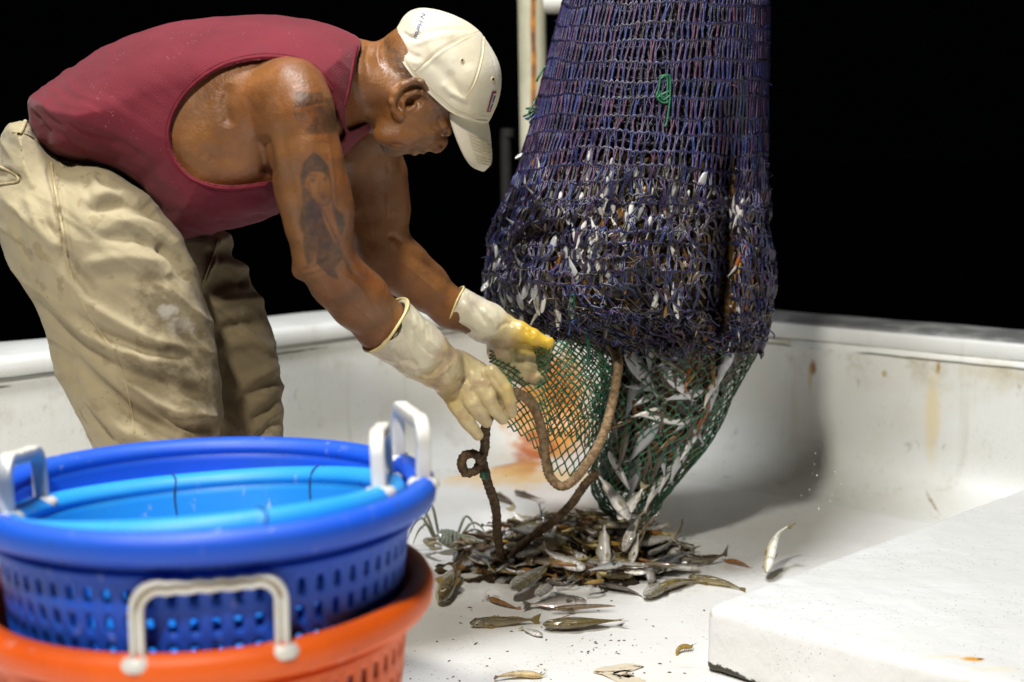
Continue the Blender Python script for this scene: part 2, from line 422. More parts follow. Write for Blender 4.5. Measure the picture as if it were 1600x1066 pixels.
# deck
dk = [tuple(path[k]+nout[k]*.03) for k in range(0, npth, 3)]+[(3.2, -2.5), (-3.2, -2.5)]
deckst = [
 (tuple(P(808, 722, 3.3))[:2]+(0,), (.10, .16, .2), (.50, .17, .015), .9, .6, .45, 20),
 (tuple(Fl(775, 745))[:2]+(0,), (.24, .16, .2), (.80, .50, .15), .75, .8, .4, 12),
 (tuple(Fl(900, 745))[:2]+(0,), (.16, .12, .2), (.80, .58, .22), .6, .8, .4, 12),
 (tuple(Fl(905, 900))[:2]+(0,), (.34, .20, .2), (.46, .42, .33), .45, .9, .35, 22),
]
M_deck = paint('deck_paint', (.79, .785, .755), (.73, .715, .67), speck=.85, scuff=.40, stains=deckst, bump=55, bstr=.3, rough=.38)
n = len(dk)
me = mk('deck_floor', [(x, y, 0) for x, y in dk], [tuple(range(n))[::-1]], M_deck, smooth=False)
tag(me, kind='structure')
if me.data.polygons[0].normal.z < 0: me.data.flip_normals()
M_sea = simple('night_water', (.002, .003, .005), .18, bump=2, bs=.5)
o = mk('sea_water', [(-900, -300, -.95), (900, -300, -.95), (900, 1500, -.95), (-900, 1500, -.95)], [(0, 1, 2, 3)], M_sea, smooth=False); tag(o, kind='structure')

# hatch cover block at the lower right
hz = .109
c0 = Fl(1101, 944, hz); c1 = Fl(1546, 780, hz); c2 = Fl(1560, 1066, hz)
e1 = (c1-c0); e2 = (c2-c0); p1 = c0+e1*1.5; p2 = c0+e2*1.55; p3 = p1+e2*1.55
import bmesh
bm = bmesh.new()
tv = [bm.verts.new(v) for v in (c0, p1, p3, p2)]; bv = [bm.verts.new((v.x, v.y, .004)) for v in (c0, p1, p3, p2)]
bm.faces.new(tv); bm.faces.new(bv[::-1])
for k in range(4): bm.faces.new((tv[(k+1) % 4], tv[k], bv[k], bv[(k+1) % 4]))
bmesh.ops.recalc_face_normals(bm, faces=bm.faces)
bmesh.ops.bevel(bm, geom=[e for e in bm.edges if not (e.verts[0] in bv and e.verts[1] in bv)], offset=.016, segments=5, profile=.5, affect='EDGES')
hst = [
 (tuple(Fl(1520, 1030, hz)), (.022, .011, .03), (.70, .32, .02), 1., .7, .25, 60),
 (tuple(Fl(1532, 1030, hz)), (.006, .004, .02), (.12, .03, .006), 1., .6, .2, 80),
 (tuple(Fl(1475, 1026, hz)), (.05, .010, .02), (.86, .66, .30), .45, .9, .5, 40),
 (tuple(Fl(1555, 1046, hz)), (.05, .012, .02), (.86, .70, .38), .35, .9, .5, 40),
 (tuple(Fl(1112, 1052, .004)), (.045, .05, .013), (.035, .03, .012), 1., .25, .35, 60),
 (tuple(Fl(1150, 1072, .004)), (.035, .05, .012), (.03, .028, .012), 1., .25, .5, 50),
 (tuple(P(1108, 960, 1.93)), (.008, .02, .008), (.55, .42, .28), .7, .8, .4, 80),
]
M_hatch = paint('hatch_paint', (.79, .795, .78), (.73, .73, .70), speck=.95, scuff=.22, stains=hst, bump=70, bstr=.45, rough=.42)
me = bpy.data.meshes.new('hatch_cover'); bm.to_mesh(me); bm.free(); me.materials.append(M_hatch)
o = bpy.data.objects.new('hatch_cover', me); col.objects.link(o)
for p_ in me.polygons: p_.use_smooth = True
m_ = o.modifiers.new('re', 'REMESH'); m_.mode = 'VOXEL'; m_.voxel_size = .0055; m_.use_smooth_shade = True
m_ = o.modifiers.new('sm', 'SMOOTH'); m_.iterations = 3
tx = bpy.data.textures.new('lumpy', 'CLOUDS'); tx.noise_scale = .045; tx.noise_depth = 3
m_ = o.modifiers.new('dp', 'DISPLACE'); m_.texture = tx; m_.strength = .0045; m_.texture_coords = 'GLOBAL'
tag(o, 'thick white painted hatch cover with a small rust mark at the lower right', 'hatch')

# post beyond the rail
def rusty(name):
    t = NT(name); g = t.mapv((6, 6, .9))
    c = t.mix(t.ss(t.noise(3, 5, .6), .4, .65), (.60, .57, .42), (.42, .40, .27))
    s = t.n.new('ShaderNodeSeparateXYZ'); t.lk(t.co, s.inputs[0])
    off = t.math('ADD', s.outputs['X'], t.math('MULTIPLY', t.noise(9, 3, .5, t.mapv((1, 1, .5))), .012))
    band = t.math('MULTIPLY', t.ss(t.math('ABSOLUTE', t.math('ADD', off, .004)), .011, .004), t.ss(t.noise(5, 4, .6), .30, .42))
    c = t.mix(band, c, t.mix(t.ss(t.noise(22, 4), .35, .6), (.45, .17, .01), (.16, .05, .01)))
    return t.out(c, .6, t.noise(30, 5), .3)
M_post = rusty('rusty_cream_paint')
pY = 3.62
top = P(828, -160, pY); bot = P(838, 470, pY)
pt = empty('rail_post', tuple(bot)); tag(pt, 'cream steel post with a rust streak standing on the rail behind the net', 'post')
ln = spline([bot-bot+np.array([0, 0, 0]), (top-bot)*.5, top-bot], 12)
V, F, _ = tubes([ln], .039, 20); mk('pole', V, F, M_post, pt, local=True)
h0 = P(848, 6, pY)-bot; h1 = h0+np.array([.52, .02, .01])
V, F, _ = tubes([spline([h0, (h0+h1)/2, h1], 6)], .027, 16); mk('crossbar', V, F, simple('white_pipe', (.66, .64, .57), .5, (.5, .45, .33), 8), pt, local=True)
V, F, _ = tubes([np.array([(0, 0, -.01), (0, 0, .006), (0, 0, .012)])], .06, 20); mk('base_flange', V, F, M_post, pt, local=True)
b2_ = P(793, 478, 3.75); t2 = P(790, 212, 3.75)
o = empty('stanchion', tuple(b2_)); tag(o, 'short dark stanchion standing just left of the rusty post', 'post')
M_dark = simple('dark_steel', (.006, .005, .004), .8, (.010, .007, .005), 30)
V, F, _ = tubes([spline([(0, 0, 0), (t2-b2_)*.5, t2-b2_], 8)], .016, 12); mk('pole', V, F, M_dark, o, local=True)
V, F, _ = tubes([np.array([(0, 0, float((t2-b2_)[2])-.004), (0, 0, float((t2-b2_)[2])+.02)])], .02, 12); mk('pole_cap', V, F, M_dark, o, local=True)

# ================================================================== THE MAN
man = empty('person', tuple(Fl(240, 1010)))
tag(man, 'man in maroon tank top, khaki trousers and cream cap bending to grip the net', 'person')
T_ = [(44,160),(60,142),(85,122),(120,98),(155,77),(200,56),(250,40),(310,29),(370,25),(430,23),(480,31),(525,45),(562,66),
      (577,110),(576,160),(568,205),(548,232),(520,262),(480,300),(430,335),(370,356),(300,372),(262,364),(235,330),(205,290),(160,262),(110,250),(75,234),(52,200)]
ARMHOLE = [(526,170),(515,143),(500,122),(475,104),(440,95),(395,95),(345,108),(305,134),(278,168),(266,205),(272,240),(292,268),(318,283),(360,290),(415,284),(470,268),(515,238),(540,212),(532,190)]
ink_polys = []
def c1(pts): return [(440+x/6.267, 120+y/6.267) for x, y in pts]
def c2_(pts): return [(450+x/4.634, 220+y/4.634) for x, y in pts]
ink_polys += [(c1([(120,165),(180,140),(260,160),(400,150),(410,260),(280,280),(200,300),(125,290)]), .85),
 (c1([(430,200),(500,210),(480,300),(420,290)]), .7),
 (c1([(310,300),(400,280),(500,310),(565,360),(545,540),(460,560),(230,572),(238,520),(300,450),(322,380)]), .72),
 (c1([(140,350),(200,345),(260,400),(240,430),(160,400)]), .55),
 (c2_([(88,250),(105,170),(150,115),(185,80),(215,95),(255,135),(292,190),(315,270),(328,350),(312,345),(300,290),(262,235),(225,222),(165,225),(135,260),(125,330),(96,330)]), .9),
 (c2_([(100,330),(140,340),(180,420),(240,480),(262,590),(330,730),(390,790),(400,850),(340,920),(372,1012),(300,980),(200,880),(215,700),(130,690),(92,650),(75,590),(105,480)]), .85),
 (c2_([(112,690),(215,700),(205,800),(180,880),(140,905),(115,800)]), .75),
 (c2_([(320,400),(345,490),(400,530),(415,600),(390,690),(350,610),(325,510)]), .85),
 (c2_([(152,285),(180,268),(205,285),(180,304)]), .8), (c2_([(250,275),(275,262),(290,280),(268,296)]), .7),
 (c2_([(225,398),(255,392),(288,402),(255,424)]), .65)]
ink_lines = [(c2_([(145,300),(165,380),(190,430),(250,468),(300,445),(325,350)]), 1.5, .75), (c2_([(232,290),(222,360),(235,385),(262,380)]), 1.3, .6),
 (c2_([(345,690),(380,800),(420,880),(460,965)]), 2.6, .75), (c2_([(300,700),(350,800),(345,900)]), 2.2, .6), (c2_([(240,480),(300,600),(350,720)]), 1.6, .7),
 (c2_([(150,255),(180,250),(205,258)]), 1.3, .7), (c1([(240,630),(300,640),(370,628),(455,640)]), 1.2, .35), (c1([(240,665),(330,675)]), 1.2, .3), (c1([(245,700),(320,705)]), 1.2, .3),
 (c1([(130,300),(125,350),(160,420),(240,440)]), 1.6, .6), (c1([(200,320),(270,340),(280,390)]), 1.4, .5), (c1([(330,600),(325,690),(320,760)]), 1.2, .3)]
def ink_of(px, py):
    A = np.zeros(len(px)); p = np.c_[px, py]
    for poly, a in ink_polys:
        poly = np.array(poly); ins = np.zeros(len(p), bool); dm = np.full(len(p), 1e9)
        for (x1, y1), (x2, y2) in zip(poly, np.roll(poly, -1, 0)):
            t = np.clip(((p[:, 0]-x1)*(x2-x1)+(p[:, 1]-y1)*(y2-y1))/((x2-x1)**2+(y2-y1)**2+1e-9), 0, 1)
            dm = np.minimum(dm, np.hypot(p[:, 0]-x1-t*(x2-x1), p[:, 1]-y1-t*(y2-y1)))
            c = (y1 > p[:, 1]) != (y2 > p[:, 1]); ins ^= c & (p[:, 0] < (x2-x1)*(p[:, 1]-y1)/((y2-y1) or 1e-9)+x1)
        A = np.maximum(A, a*np.clip(.5+np.where(ins, dm, -dm)/3.0, 0, 1))
    for L, wd, a in ink_lines:
        d, _, _ = segdist(np.c_[p, p[:, :1]], spline(L, 16)); A = np.maximum(A, a*np.clip(1.3-d/wd, 0, 1))
    return A

# --- skin: torso, neck, head, both arms as one surface
v = Vox((36, 0, -262), (832, 585, 300), 2.0)
v.puff(T_, 95, 160, 0, 10, off=9)
# shoulder blade and rib region on the near side
v.ell((395, 165, -120), (75, 62, 52), .25, 30)
v.ell((330, 205, -108), (70, 75, 48), .3, 35)
NA = [(452,150,-168,60),(462,178,-176,58),(474,235,-178,55),(488,300,-170,52),(499,350,-158,50),(505,398,-146,45),(528,437,-126,43),(560,468,-98,45),(597,508,-62,40),(640,552,-30,29),(690,590,-6,24)]
v.chain(NA, 16)
v.cap((468,424,-140), 11, (500,405,-140), 24, 14)                    # elbow point
v.cap((470,165,-196), 34, (480,215,-205), 22, 26)                    # deltoid
v.cap((505,255,-190), 26, (520,320,-176), 30, 20)                    # biceps
v.cap((452,260,-170), 28, (478,350,-160), 24, 20)                    # triceps
v.cap((545,440,-110), 28, (580,475,-90), 24, 20)                     # forearm bulk
FA = [(560,215,150,62),(574,255,180,52),(582,310,190,46),(590,355,196,44),(598,392,200,42),(628,418,208,41),(662,446,218,36),(705,482,228,29),(760,512,234,22)]
v.chain(FA, 16)
v.cap((612,275,175), 24, (612,325,185), 28, 18)
# neck
v.cap((535,135,0), 78, (590,135,0), 64, 25, 1.05); v.cap((590,135,0), 64, (645,120,0), 58, 20, 1.0)
v.cap((560,120,-62), 26, (625,150,-64), 16, 25)                      # neck muscle
# head
H_ = [(598,62),(620,44),(645,28),(690,28),(740,52),(768,92),(772,130),(756,166),(730,188),(708,197),(702,204),(696,211),(699,216),(700,223),(695,232),(688,238),(680,240),(672,237),(666,238),(663,241),(656,240),(652,242),(646,244),(640,241),(630,242),(618,245),(607,244),(599,238),(592,224),(580,205),(570,165),(576,95)]
def Wf(X, Y):
    X, Y = np.broadcast_arrays(X, Y)
    wv = 77-30*np.clip((X-690)/70, 0, 1)*0
    g = lambda x, y, r: np.exp(-(((X-x)/r)**2+((Y-y)/r)**2))
    wv = wv*(1-.62*g(693,232,17))*(1-.32*g(650,246,26))*(1-.28*g(608,246,24))*(1-.25*g(700,210,14))
    return wv
v.puff(H_, 58, 77, 0, 9, Wf=Wf)
v.ell((664,208,-48), (26,14,16), -.2, 14)                            # cheekbone
v.ell((697,206,-30), (8.5,7,12), .3, 4)                               # closed lid
v.ell((692,193,-40), (18,7,14), .9, 10)                               # brow
v.ell((684,232,-15), (8,6.5,7), .2, 4)                               # nostril wing
v.ell((680,235,-10), (3.5,3,4), .2, 2, 'cut')
v.ell((616,215,-58), (34,18,16), .25, 14)                            # jaw
for sg in (1,):
    zs = -72
    v.ell((641,158,zs+2), (27,25,9), -.5, 6)
    v.ell((644,158,zs-10), (19,16,9), -.5, 3, 'cut')
    v.chain([(624,180,zs-5,7),(615,172,zs-9,5.5),(613,160,zs-12,5.5),(618,146,zs-13,5.5),(630,133,zs-14,5.5),(645,127,zs-13,5.5),(659,129,zs-11,5.5),(667,138,zs-8,5),(667,150,zs-4,5)], 4)
    v.chain([(630,172,zs-6,4),(629,160,zs-8,4),(636,149,zs-9,4),(650,144,zs-8,4),(662,146,zs-5,3.5)], 3)
    v.ell((623,181,zs-4), (9,8,7), 0, 5)
    v.cap((640,172,zs-4), 4.5, (648,166,zs-3), 4, 4)
    v.ell((641,160,zs-2), (7,6,10), -.4, 3, 'cut')
# far ear
v.ell((641,156,76), (25,22,9), -.5, 6)
V, Q = v.mesh(2)
near = 0
skinfolds = [([(562,70),(556,100),(566,135)],3,1.8,'v'),([(578,66),(571,92),(576,120)],3,1.8,'v'),([(594,64),(590,84),(592,104)],3,1.5,'v'),
 ([(569,68),(563,95)],3,1.2,'r'),([(586,66),(581,90)],3,1.2,'r'),
 ([(690,206),(682,203),(672,198)],1.6,1.3,'v'),([(689,208),(680,209),(668,207)],1.6,1.3,'v'),([(688,210),(680,214),(670,215)],1.6,1.2,'v'),([(692,203),(688,195),(682,187)],1.6,1.1,'v'),
 ([(702,203),(696,209),(688,210)],1.6,2.0,'v'),([(704,199),(697,203),(690,204)],1.6,1.4,'v'),
 ([(641,233),(650,234),(660,236),(667,239)],1.8,2.2,'v'),([(676,229),(664,222),(655,224),(648,231)],3,1.6,'v'),([(604,228),(618,226),(636,229)],3,1.5,'v'),
 ([(675,228),(679,224),(686,224)],1.8,1.6,'v'),
 ([(468,425),(490,418),(515,405)],4,1.6,'v'),([(470,432),(492,428),(516,418)],3,1.0,'v'),
 ([(360,130),(352,165),(362,200)],9,5,'v'),([(395,118),(385,165),(402,220)],10,4,'r'),([(410,210),(418,245),(420,285)],10,8,'v'),([(310,230),(345,248),(390,255)],12,3,'v')]
V = folds(V, Q, skinfolds, zmax=-8)
V = folds(V, Q, [([(530,425),(560,448),(590,490)],2.2,1.5,'r'),([(548,470),(580,500),(604,520)],2.2,1.2,'r'),([(575,455),(592,480),(612,500)],2,1.1,'r'),([(512,215),(520,270),(524,330),(530,390)],2.6,1.2,'r'),([(440,190),(446,250),(462,320),(476,390)],8,2.6,'v'),([(488,160),(500,200),(505,240)],9,2.2,'v'),([(545,408),(552,425),(575,445)],6,2.4,'v')], zmax=-60)
V = folds(V, Q, [([(618,400),(650,428),(690,462)],2.2,1.3,'r'),([(600,250),(604,300),(606,345)],2.4,1.2,'r'),([(560,330),(566,360),(585,390)],7,2.5,'v')], zmin=120)
V = folds(V, Q, [([(606,368),(620,372),(634,385)],5,3,'v'),([(640,395),(680,425),(718,452)],6,2,'v')], zmin=120, zmax=230)
N = vnormals(V, Q)
V += N*(.55*vnoise(V, .05, 11, 2)+.22*vnoise(V, .16, 12, 2))[:, None]
armm = (V[:, 2] < -105) & (N[:, 2] < .25)
ink = np.where(armm, ink_of(V[:, 0], V[:, 1]), 0)
ink *= np.clip(.74+.42*vnoise(V, .16, 5, 3), .2, 1)
hairm = np.zeros(len(V))
hd = (V[:, 0] > 592) & (V[:, 0] < 700) & (V[:, 1] < 215)
d_, _, _ = segdist(V, [(606,70),(630,112),(650,128),(672,150),(690,176)])
hairm = np.where((np.abs(V[:, 2]) < 110) & (V[:, 0] > 600), np.exp(-(d_/13)**2), 0)*np.clip(.7+.8*vnoise(V, .25, 9, 2), 0, 1)
beard = np.exp(-((V[:, 0]-622)/34)**2-((V[:, 1]-235)/16)**2)*.35*np.clip(.5+.8*vnoise(V, .3, 19, 2), 0, 1)
red = np.clip(vnoise(V, .012, 23, 2), 0, 1)
vc = np.stack([np.clip(ink*.97, 0, 1), np.clip(np.maximum(hairm*.7, beard), 0, 1), red], 1)
t = NT('wet_brown_skin'); a = t.attr(); sp = t.n.new('ShaderNodeSeparateColor'); t.lk(a.outputs['Color'], sp.inputs[0])
c = t.mix(t.ss(t.noise(14, 5), .3, .7), (.255, .106, .029), (.16, .062, .017))
c = t.mix(t.math('MULTIPLY', sp.outputs[2], .8), c, (.26, .07, .02))
c = t.mix(t.math('MULTIPLY', t.ss(t.voro(150), .16, .06), t.ss(t.noise(40, 3), .55, .62)), c, (.09, .035, .015))
c = t.mix(sp.outputs[1], c, (.035, .022, .015)); c = t.mix(sp.outputs[0], c, (.026, .025, .019))
rg = t.math('ADD', .32, t.math('MULTIPLY', t.ss(t.noise(26, 6, .65), .3, .7), .32))
M_skin = t.out(c, rg, t.math('ADD', t.noise(260, 3), t.math('MULTIPLY', t.noise(60, 5), 1.2)), .42, .0020, .5, sss=.08)
mk('body', U(V), Q, M_skin, man, vc=vc)
skinV, skinQ = V, Q
for z in (-31, 31):                                                  # eyes behind the lowered lids
    ph = np.linspace(0, np.pi, 12); th = np.linspace(0, 2*np.pi, 18, endpoint=False)
    S = np.stack([693+7*np.sin(ph)[:, None]*np.cos(th), 206+7*np.sin(ph)[:, None]*np.sin(th), z*.9+7*np.cos(ph)[:, None]*np.ones(18)], -1).reshape(-1, 3)
    mk('eye', U(S), grid_faces(12, 18, False, True), simple('eye_white', (.5, .42, .34), .2), man)

# --- tank top
v = Vox((30, 10, -205), (600, 392, 210), 2.4)
v.puff(T_, 95, 171, 0, 10)
v.ell((395, 165, -120), (79, 66, 58), .25, 30)
v.cap((520,120,0), 84, (560,130,0), 74, 25, 1.2)
keep = T_[:12]+[(562,64),(556,90),(549,130),(537,175),(541,205),(556,204),(575,196),(580,215),(548,244),(520,268),(480,304),(430,338),(370,359),(300,376),(262,368),(232,330),(203,294),(160,266),(110,254),(72,238),(44,202),(38,170)]
v.prism(keep, 'i', 3, -2.0)
v.prism(ARMHOLE, 'cut', 3)
V, Q = v.mesh(2)
shirtfolds = [([(50,170),(110,200),(190,225),(235,262)],9,3.5,'v'),([(62,195),(110,222),(150,246)],7,4,'v'),([(48,150),(90,178),(140,190)],10,2.5,'r'),
 ([(60,210),(120,238),(200,262),(250,312)],7,4.5,'r'),([(280,290),(330,310),(420,305)],12,2.5,'v'),([(255,330),(300,345),(380,335)],12,3,'v'),([(300,350),(360,330),(430,318)],10,3,'r'),
 ([(90,140),(140,150),(220,130)],14,2,'v'),([(330,60),(345,45),(350,35)],6,1.4,'v'),([(480,60),(515,85),(535,120)],8,1.6,'v'),([(460,50),(500,70)],9,1.4,'r'),([(265,240),(230,280),(215,290)],12,2.5,'v'),
 ([(52,175),(70,200),(78,230)],6,2.5,'v'),([(46,185),(60,205),(66,225)],5,2.5,'r')]
V = folds(V, Q, shirtfolds, zmax=60)
r_ = np.stack([V[:, 0]*.8+V[:, 1]*.6, -V[:, 0]*.6+V[:, 1]*.8, V[:, 2]], 1)
wr_ = np.clip((230-V[:, 0])/170, 0, 1)*2.6+np.clip((V[:, 1]-275)/60, 0, 1)*2.2+.9
V += vnormals(V, Q)*(1.6*vnoise(V, .018, 31, 3)+wr_*(.5-np.abs(vnoise(r_*np.array([.35, 1.2, .5]), .03, 33, 2))*2))[:, None]
t = NT('maroon_ribbed_cotton')
c = t.mix(t.ss(t.noise(5, 5), .35, .7), (.165, .015, .026), (.115, .009, .016))
c = t.mix(t.math('MULTIPLY', t.ss(t.noise(13, 6, .7, t.mapv((1, 1, 2), (0, .5, 0))), .56, .72), .6), c, (.13, .022, .03))
c = t.mix(t.math('MULTIPLY', t.ss(t.voro(220), .16, .08), t.ss(t.noise(30, 2), .58, .66)), c, (.55, .3, .32))
wv = t.n.new('ShaderNodeTexWave'); t.lk(t.mapv((1, .4, 1), (0, R(62), 0)), wv.inputs['Vector']); wv.inputs['Scale'].default_value = 95; wv.inputs['Distortion'].default_value = 2.2; wv.inputs['Detail'].default_value = 2; wv.inputs['Detail Scale'].default_value = 3
hgt = t.math('ADD', t.math('MULTIPLY', wv.outputs['Fac'], .8), t.math('ADD', t.noise(500, 2), t.math('MULTIPLY', t.noise(40, 4), 1.2)))
c = t.mix(t.math('MULTIPLY', wv.outputs['Fac'], .16), c, (.2, .03, .045))
M_shirt = t.out(c, .86, hgt, .30, .0016, .25); t.b.inputs['Sheen Weight'].default_value = .10
shirt = mk('tank_top', U(V), Q, M_shirt, man)
M_trim = simple('maroon_binding', (.18, .018, .03), .85, (.13, .012, .02), 60, 300, .3, .2)
def bvh(V, Q): return BVHTree.FromPolygons([tuple(x) for x in U(V)], [tuple(int(i) for i in q) for q in Q])
def stick(tree, pts, n=60, off=.0008, closed=False, skipmiss=True):
    """follow a line over a surface, as seen from the front"""
    out = []
    for px, py in (spline(pts, n, closed) if len(pts) > 2 else np.linspace(pts[0], pts[1], n)):
        a, dy, dz = ray(px, py); d = Vector((float(a), float(dy), float(dz))).normalized()
        h, nn, _, _ = tree.ray_cast(CAM, d)
        if h is None: continue
        if nn.dot(d) > 0: nn = -nn
        out.append(h+nn*off)
    return np.array([tuple(q) for q in out])
def smoothline(L, n=3):
    L = L.copy()
    for _ in range(n): L[1:-1] = .5*L[1:-1]+.25*(L[:-2]+L[2:])
    return L
ts = bvh(V, Q)
ah = ARMHOLE[1:-4]
L = [(x+(x-395)*.028, y+(y-190)*.045) for x, y in ah]
for kk in (0, 1):
    q = smoothline(stick(ts, [(x+(x-395)*.035*kk, y+(y-190)*.055*kk) for x, y in L], 120, .0006 if kk == 0 else .0002), 4)
    VV, FF, _ = tubes([q], .0019 if kk == 0 else .0006, 8); mk('armhole_binding' if kk == 0 else 'armhole_stitching', VV, FF, M_trim, shirt)
q = smoothline(stick(ts, [(558,72),(552,96),(546,130),(538,165)], 50, .0004), 3)
VV, FF, _ = tubes([q], .0018, 8); mk('neckline_binding', VV, FF, M_trim, shirt)

# --- trousers
HP = [(14,192),(45,193),(62,214),(95,248),(160,262),(212,298),(235,322),(270,362),(300,410),(310,450),(220,470),(90,470),(35,445),(12,400),(-6,330),(-8,270),(0,225)]
NL = [(60,300),(150,262),(212,298),(234,320),(264,354),(294,402),(313,440),(327,482),(339,540),(347,600),(347,660),(340,720),(328,800),(322,880),(320,965),(195,965),(192,900),(178,800),(150,715),(121,648),(96,590),(61,500),(35,445),(12,400),(-4,340),(0,300)]
FL_ = [(200,330),(345,358),(366,386),(389,426),(413,480),(431,545),(442,600),(445,660),(441,720),(430,800),(425,880),(422,930),(325,930),(318,800),(310,700),(290,600),(250,480)]
v = Vox((-24, 180, -212), (462, 975, 250), 3.)
v.puff(HP, 100, 168, 0, 20)
v.puff(FL_, 80, 92, 118, 14)
v.puff(NL, 92, 104, -92, 24)
cutp = [(10,196),(44,188),(62,212),(95,246),(160,258),(230,300),(480,300),(480,990),(-40,990),(-40,210)]
v.prism(cutp, 'i', 0)
V, Q = v.mesh(2)
F1 = [([(78,258),(88,320),(101,394)],4.5,11,'v'),([(84,262),(95,320),(108,396)],5,4,'r'),
 ([(60,330),(90,380),(130,440),(150,470)],11,8,'v'),([(40,300),(60,350),(100,400)],10,6,'r'),
 ([(230,320),(260,345),(300,395)],9,4,'r'),([(130,330),(200,322),(262,348)],11,6,'v'),([(120,312),(190,300),(245,325)],12,5,'r'),
 ([(170,345),(230,350),(285,385)],10,5,'r'),([(150,370),(215,372),(270,398)],11,6,'v'),([(250,378),(272,405),(300,440)],7,9,'v'),([(262,372),(286,398),(308,432)],7,6,'r'),
 ([(120,415),(190,402),(262,410)],11,4,'r'),([(130,440),(205,430),(290,442)],12,3,'v'),
 ([(60,470),(120,540),(200,580),(280,606),(330,622)],13,9,'v'),([(50,440),(120,515),(200,553),(295,575)],12,6,'r'),
 ([(100,480),(160,520),(230,548),(298,556)],10,6,'v'),([(130,470),(180,500),(240,530),(310,545)],9,4,'r'),
 ([(75,520),(130,580),(200,640),(260,668),(330,690)],15,11,'v'),([(70,545),(120,610),(170,660),(240,700)],13,7,'r'),
 ([(100,580),(140,640),(180,700)],10,8,'v'),([(210,600),(260,640),(320,650),(342,648)],10,7,'r'),([(240,635),(290,665),(342,668)],9,7,'v'),
 ([(95,560),(115,600),(130,625)],8,7,'v'),([(300,470),(322,520),(335,570)],10,5,'r'),([(280,500),(300,550),(320,590)],10,4,'v'),
 ([(20,320),(30,370),(50,420)],10,5,'v'),([(5,262),(20,270),(29,277),(28,284),(4,288)],3.5,6,'v'),([(130,265),(136,300),(145,335)],7,3,'v'),
 ([(180,690),(240,720),(330,735)],14,9,'v'),([(190,780),(250,800),(330,800)],14,9,'r'),([(150,262),(165,285),(190,300)],8,4,'v'),([(45,200),(80,240),(120,262)],6,4,'v')]
V = folds(V, Q, [(a_, w_*.9, d_*1.35, k_) for a_, w_, d_, k_ in F1], zmax=-15)
F2 = [([(318,400),(350,392),(390,400)],9,7,'v'),([(316,425),(350,415),(400,430)],9,6,'r'),([(325,455),(365,435),(392,440)],11,11,'v'),([(330,480),(370,470),(420,470)],9,6,'r'),
 ([(335,520),(380,505),(412,500)],11,11,'v'),([(345,545),(390,535),(430,550)],10,5,'r'),([(345,372),(335,400),(318,450)],5,6,'r'),([(370,625),(405,610),(440,590)],9,7,'v'),([(390,660),(415,645),(444,620)],9,8,'v'),
 ([(380,600),(410,585),(436,570)],9,5,'r'),([(400,690),(420,670),(444,655)],7,7,'v')]
V = folds(V, Q, [(a_, w_, d_*1.3, k_) for a_, w_, d_, k_ in F2], zmin=20)
Nn = vnormals(V, Q)
r_ = np.stack([V[:, 0]*.80+V[:, 1]*.60, -V[:, 0]*.60+V[:, 1]*.80, V[:, 2]], 1)
rg1 = .55-np.abs(vnoise(r_*np.array([.14, 1, .30]), .026, 45, 2))**.7*1.9; rg2 = .5-np.abs(vnoise(r_*np.array([.16, 1, .35])+40, .055, 47, 2))**.7*1.9
V += Nn*(1.0*vnoise(V, .016, 41, 2)+4.3*rg1+2.2*rg2*np.clip(.6+vnoise(V, .012, 49), 0, 1))[:, None]
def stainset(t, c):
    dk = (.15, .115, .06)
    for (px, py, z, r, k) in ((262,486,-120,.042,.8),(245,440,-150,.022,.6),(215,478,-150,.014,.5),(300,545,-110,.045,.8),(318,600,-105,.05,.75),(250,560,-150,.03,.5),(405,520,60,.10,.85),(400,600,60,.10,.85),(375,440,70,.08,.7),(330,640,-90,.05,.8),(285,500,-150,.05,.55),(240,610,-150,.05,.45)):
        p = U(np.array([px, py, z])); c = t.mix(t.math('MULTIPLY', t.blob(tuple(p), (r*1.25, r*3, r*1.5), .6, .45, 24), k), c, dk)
    p = U(np.array([262, 484, -180])); c = t.mix(t.math('MULTIPLY', t.blob(tuple(p), (.016, .08, .014), .7, .6, 60), .45), c, (.62, .58, .50))
    p = U(np.array([283, 508, -170])); c = t.mix(t.math('MULTIPLY', t.blob(tuple(p), (.022, .08, .018), .8, .7, 60), .4), c, (.60, .55, .45))
    return c
t = NT('worn_khaki_cotton')
c = t.mix(t.ss(t.noise(4, 6, .6), .32, .7), (.42, .355, .22), (.325, .265, .15))
man0 = t.mapv(loc=tuple(man.location)); t.co = man0
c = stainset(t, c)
blot = t.math('MULTIPLY', t.ss(t.noise(34, 4, .5), .56, .62), t.ss(t.noise(6, 3), .46, .58)); c = t.mix(t.math('MULTIPLY', blot, .55), c, (.24, .185, .09))
c = t.mix(t.math('MULTIPLY', t.math('MULTIPLY', t.ss(t.voro(40), .24, .12), t.ss(t.noise(9, 2), .56, .64)), .4), c, (.17, .135, .07))
c = t.mix(t.math('MULTIPLY', t.ss(t.voro(90), .12, .07), t.ss(t.noise(20, 2), .54, .6)), c, (.10, .08, .05))
M_pant = t.out(c, .8, t.math('ADD', t.math('MULTIPLY', t.noise(700, 2), .5), t.math('MULTIPLY', t.noise(38, 6, .62), 1.6)), .5, .003, .25)
t.b.inputs['Sheen Weight'].default_value = .12
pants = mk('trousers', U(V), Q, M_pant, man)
tp = bvh(V, Q)
M_seam = simple('khaki_seam', (.47, .39, .22), .85, (.36, .29, .16), 80)
def seam(name, pts, r=.0011, n=60, off=.0003, m=None, parent=pants, tree=tp, sm=3):
    q = stick(tree, pts, n, off)
    if len(q) < 4: return None
    q = smoothline(q, sm); VV, FF, _ = tubes([q], r, 6); return mk(name, VV, FF, m or M_seam, parent)
seam('side_seam', [(103,396),(122,462),(152,512),(182,560),(202,620),(210,676)], .0013)
